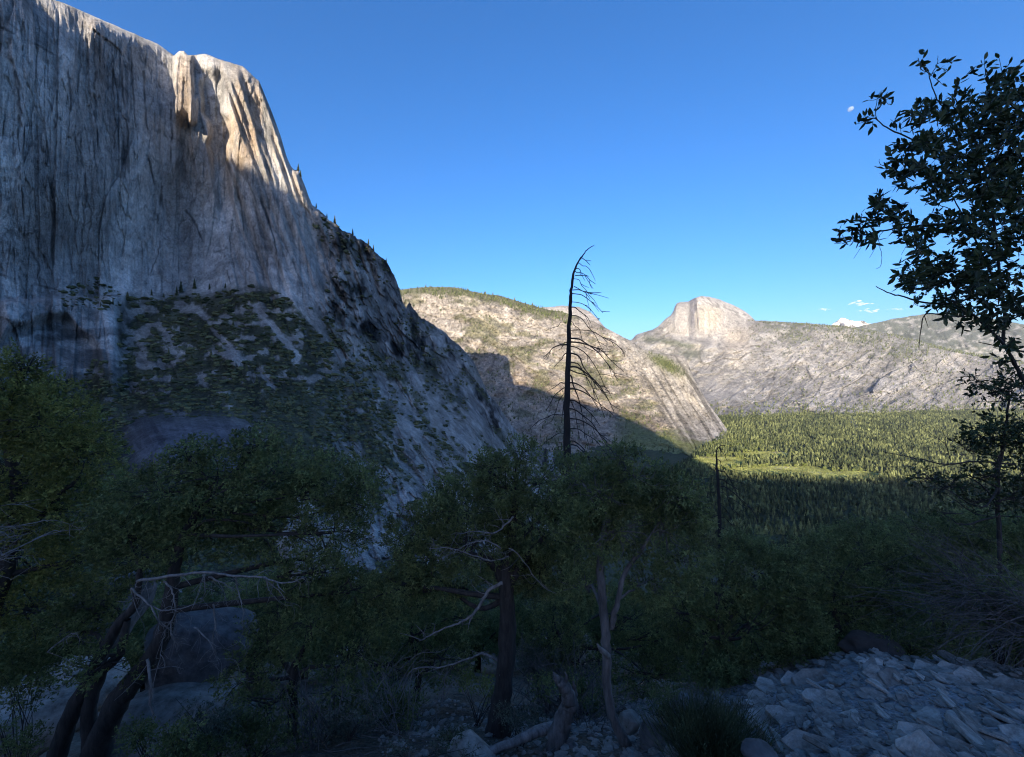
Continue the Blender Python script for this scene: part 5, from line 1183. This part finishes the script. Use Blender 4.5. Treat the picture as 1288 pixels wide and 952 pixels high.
# litter sticks
g = Geo(); q = np.random.default_rng(91)
for k in range(520):
    D_ = 3.8 + 5 * q.random(); pxx = 380 + 560 * q.random(); p = hillpoint(pxx, D_) + np.array([0, 0, .02]); a = q.random() * 6.28; L_ = .12 + .45 * q.random()
    e = p + np.array([math.cos(a) * L_, math.sin(a) * L_, 0]); e[2] = float(hill_z(e[0], e[1])) + .02 + .08 * q.random()
    tube(g, [p, (p + e) / 2 + q.normal(size=3) * .02, e], [.004 + .004 * q.random(), .002], 4, 2)
link('fallen_twigs', g.mesh('fallen_twigs', M_BARKP), label='litter of fallen grey twigs on the ground under the oaks', cat='twigs', kind='stuff')

# ------------------------------------------------------------------ moon and small clouds
def airy(name, colr, op, noise=None):
    m, nt, b = new_mat(name); L = nt.links.new; nt.nodes.remove(b); out = nt.nodes['Material Output']
    d = N(nt, 'ShaderNodeBsdfDiffuse'); d.inputs[0].default_value = (*colr, 1); t = N(nt, 'ShaderNodeBsdfTransparent')
    ms = N(nt, 'ShaderNodeMixShader'); L(t.outputs[0], ms.inputs[1]); L(d.outputs[0], ms.inputs[2]); ms.inputs[0].default_value = op
    if noise:
        tc = N(nt, 'ShaderNodeTexCoord'); ns = N(nt, 'ShaderNodeTexNoise', Scale=noise, Detail=4.0); L(tc.outputs['Object'], ns.inputs[0])
        mr = N(nt, 'ShaderNodeMapRange'); L(ns.outputs[0], mr.inputs[0]); mr.inputs[1].default_value = .35; mr.inputs[2].default_value = .7; mr.inputs[3].default_value = 0; mr.inputs[4].default_value = op * 1.6; L(mr.outputs[0], ms.inputs[0])
    L(ms.outputs[0], out.inputs[0]); return m
M_MOON = airy('moon_surface', (0.45, 0.56, 0.75), 0.30)
Dm = 60000.0; V_, F_ = ICO3; rm = 3.3 * Dm / F
o = link('moon', mesh_from('moon', V_ * rm, F_, M_MOON, True), label='small pale daytime moon in the blue sky', cat='moon', kind='structure'); o.location = P(1070, 137, Dm); o.scale = (1, 1, .82)
M_CLOUD = airy('cloud', (0.9, 0.9, 0.92), 0.22, 1.5)
for lab, cx, cy, w, h in (('upper of the two small white clouds above the snowy peak', 1081, 381, 15, 3.2), ('lower of the two small white clouds above the snowy peak', 1094, 391, 12, 2.6), ('tiny faint cloud wisp left of the pair above the snowy peak', 1037, 389, 7, 1.6), ('faintest cloud wisp at the right of the pair of small clouds', 1128, 389, 9, 1.4)):
    Dc = 30000.0; k = Dc / F; q = np.random.default_rng(int(cx)); vs, fs, n = [], [], 0
    for i in range(14):
        t = q.random() * 2 - 1; s = (1 - t * t) ** .5 * .5 + .12; V_, F_ = ICO; V_ = V_ * np.array([w * .34 * k, w * .3 * k, h * .55 * k]) * s + np.array([t * w * .8 * k, q.normal() * w * .3 * k, -t * h * .5 * k + q.normal() * h * .2 * k])
        vs.append(V_); fs.append(F_ + n); n += len(V_)
    V_ = np.concatenate(vs); o = link('cloud', mesh_from('cloud', V_, np.concatenate(fs), M_CLOUD, True), label=lab, cat='cloud', kind='structure'); o.location = P(cx, cy, Dc)
# ------------------------------------------------------------------ valley haze
hb = Geo(); x0, x1, y0, y1, z0, z1 = -19200, 19200, -19200, 19200, FLOOR - 65, 2500
V_ = np.array([[x, y, z] for x in (x0, x1) for y in (y0, y1) for z in (z0, z1)], float)
hb.add(V_, [[0, 1, 3, 2], [4, 6, 7, 5], [0, 4, 5, 1], [2, 3, 7, 6], [0, 2, 6, 4], [1, 5, 7, 3]])
m, nt, b = new_mat('haze'); nt.nodes.remove(b)
pv = N(nt, 'ShaderNodeVolumePrincipled'); pv.inputs['Color'].default_value = (0.80, 0.88, 1.0, 1); pv.inputs['Density'].default_value = 8e-6; pv.inputs['Anisotropy'].default_value = 0.0
nt.links.new(pv.outputs[0], nt.nodes['Material Output'].inputs['Volume'])
link('haze', hb.mesh('haze', m), label='thin blue evening haze filling the valley', kind='stuff')
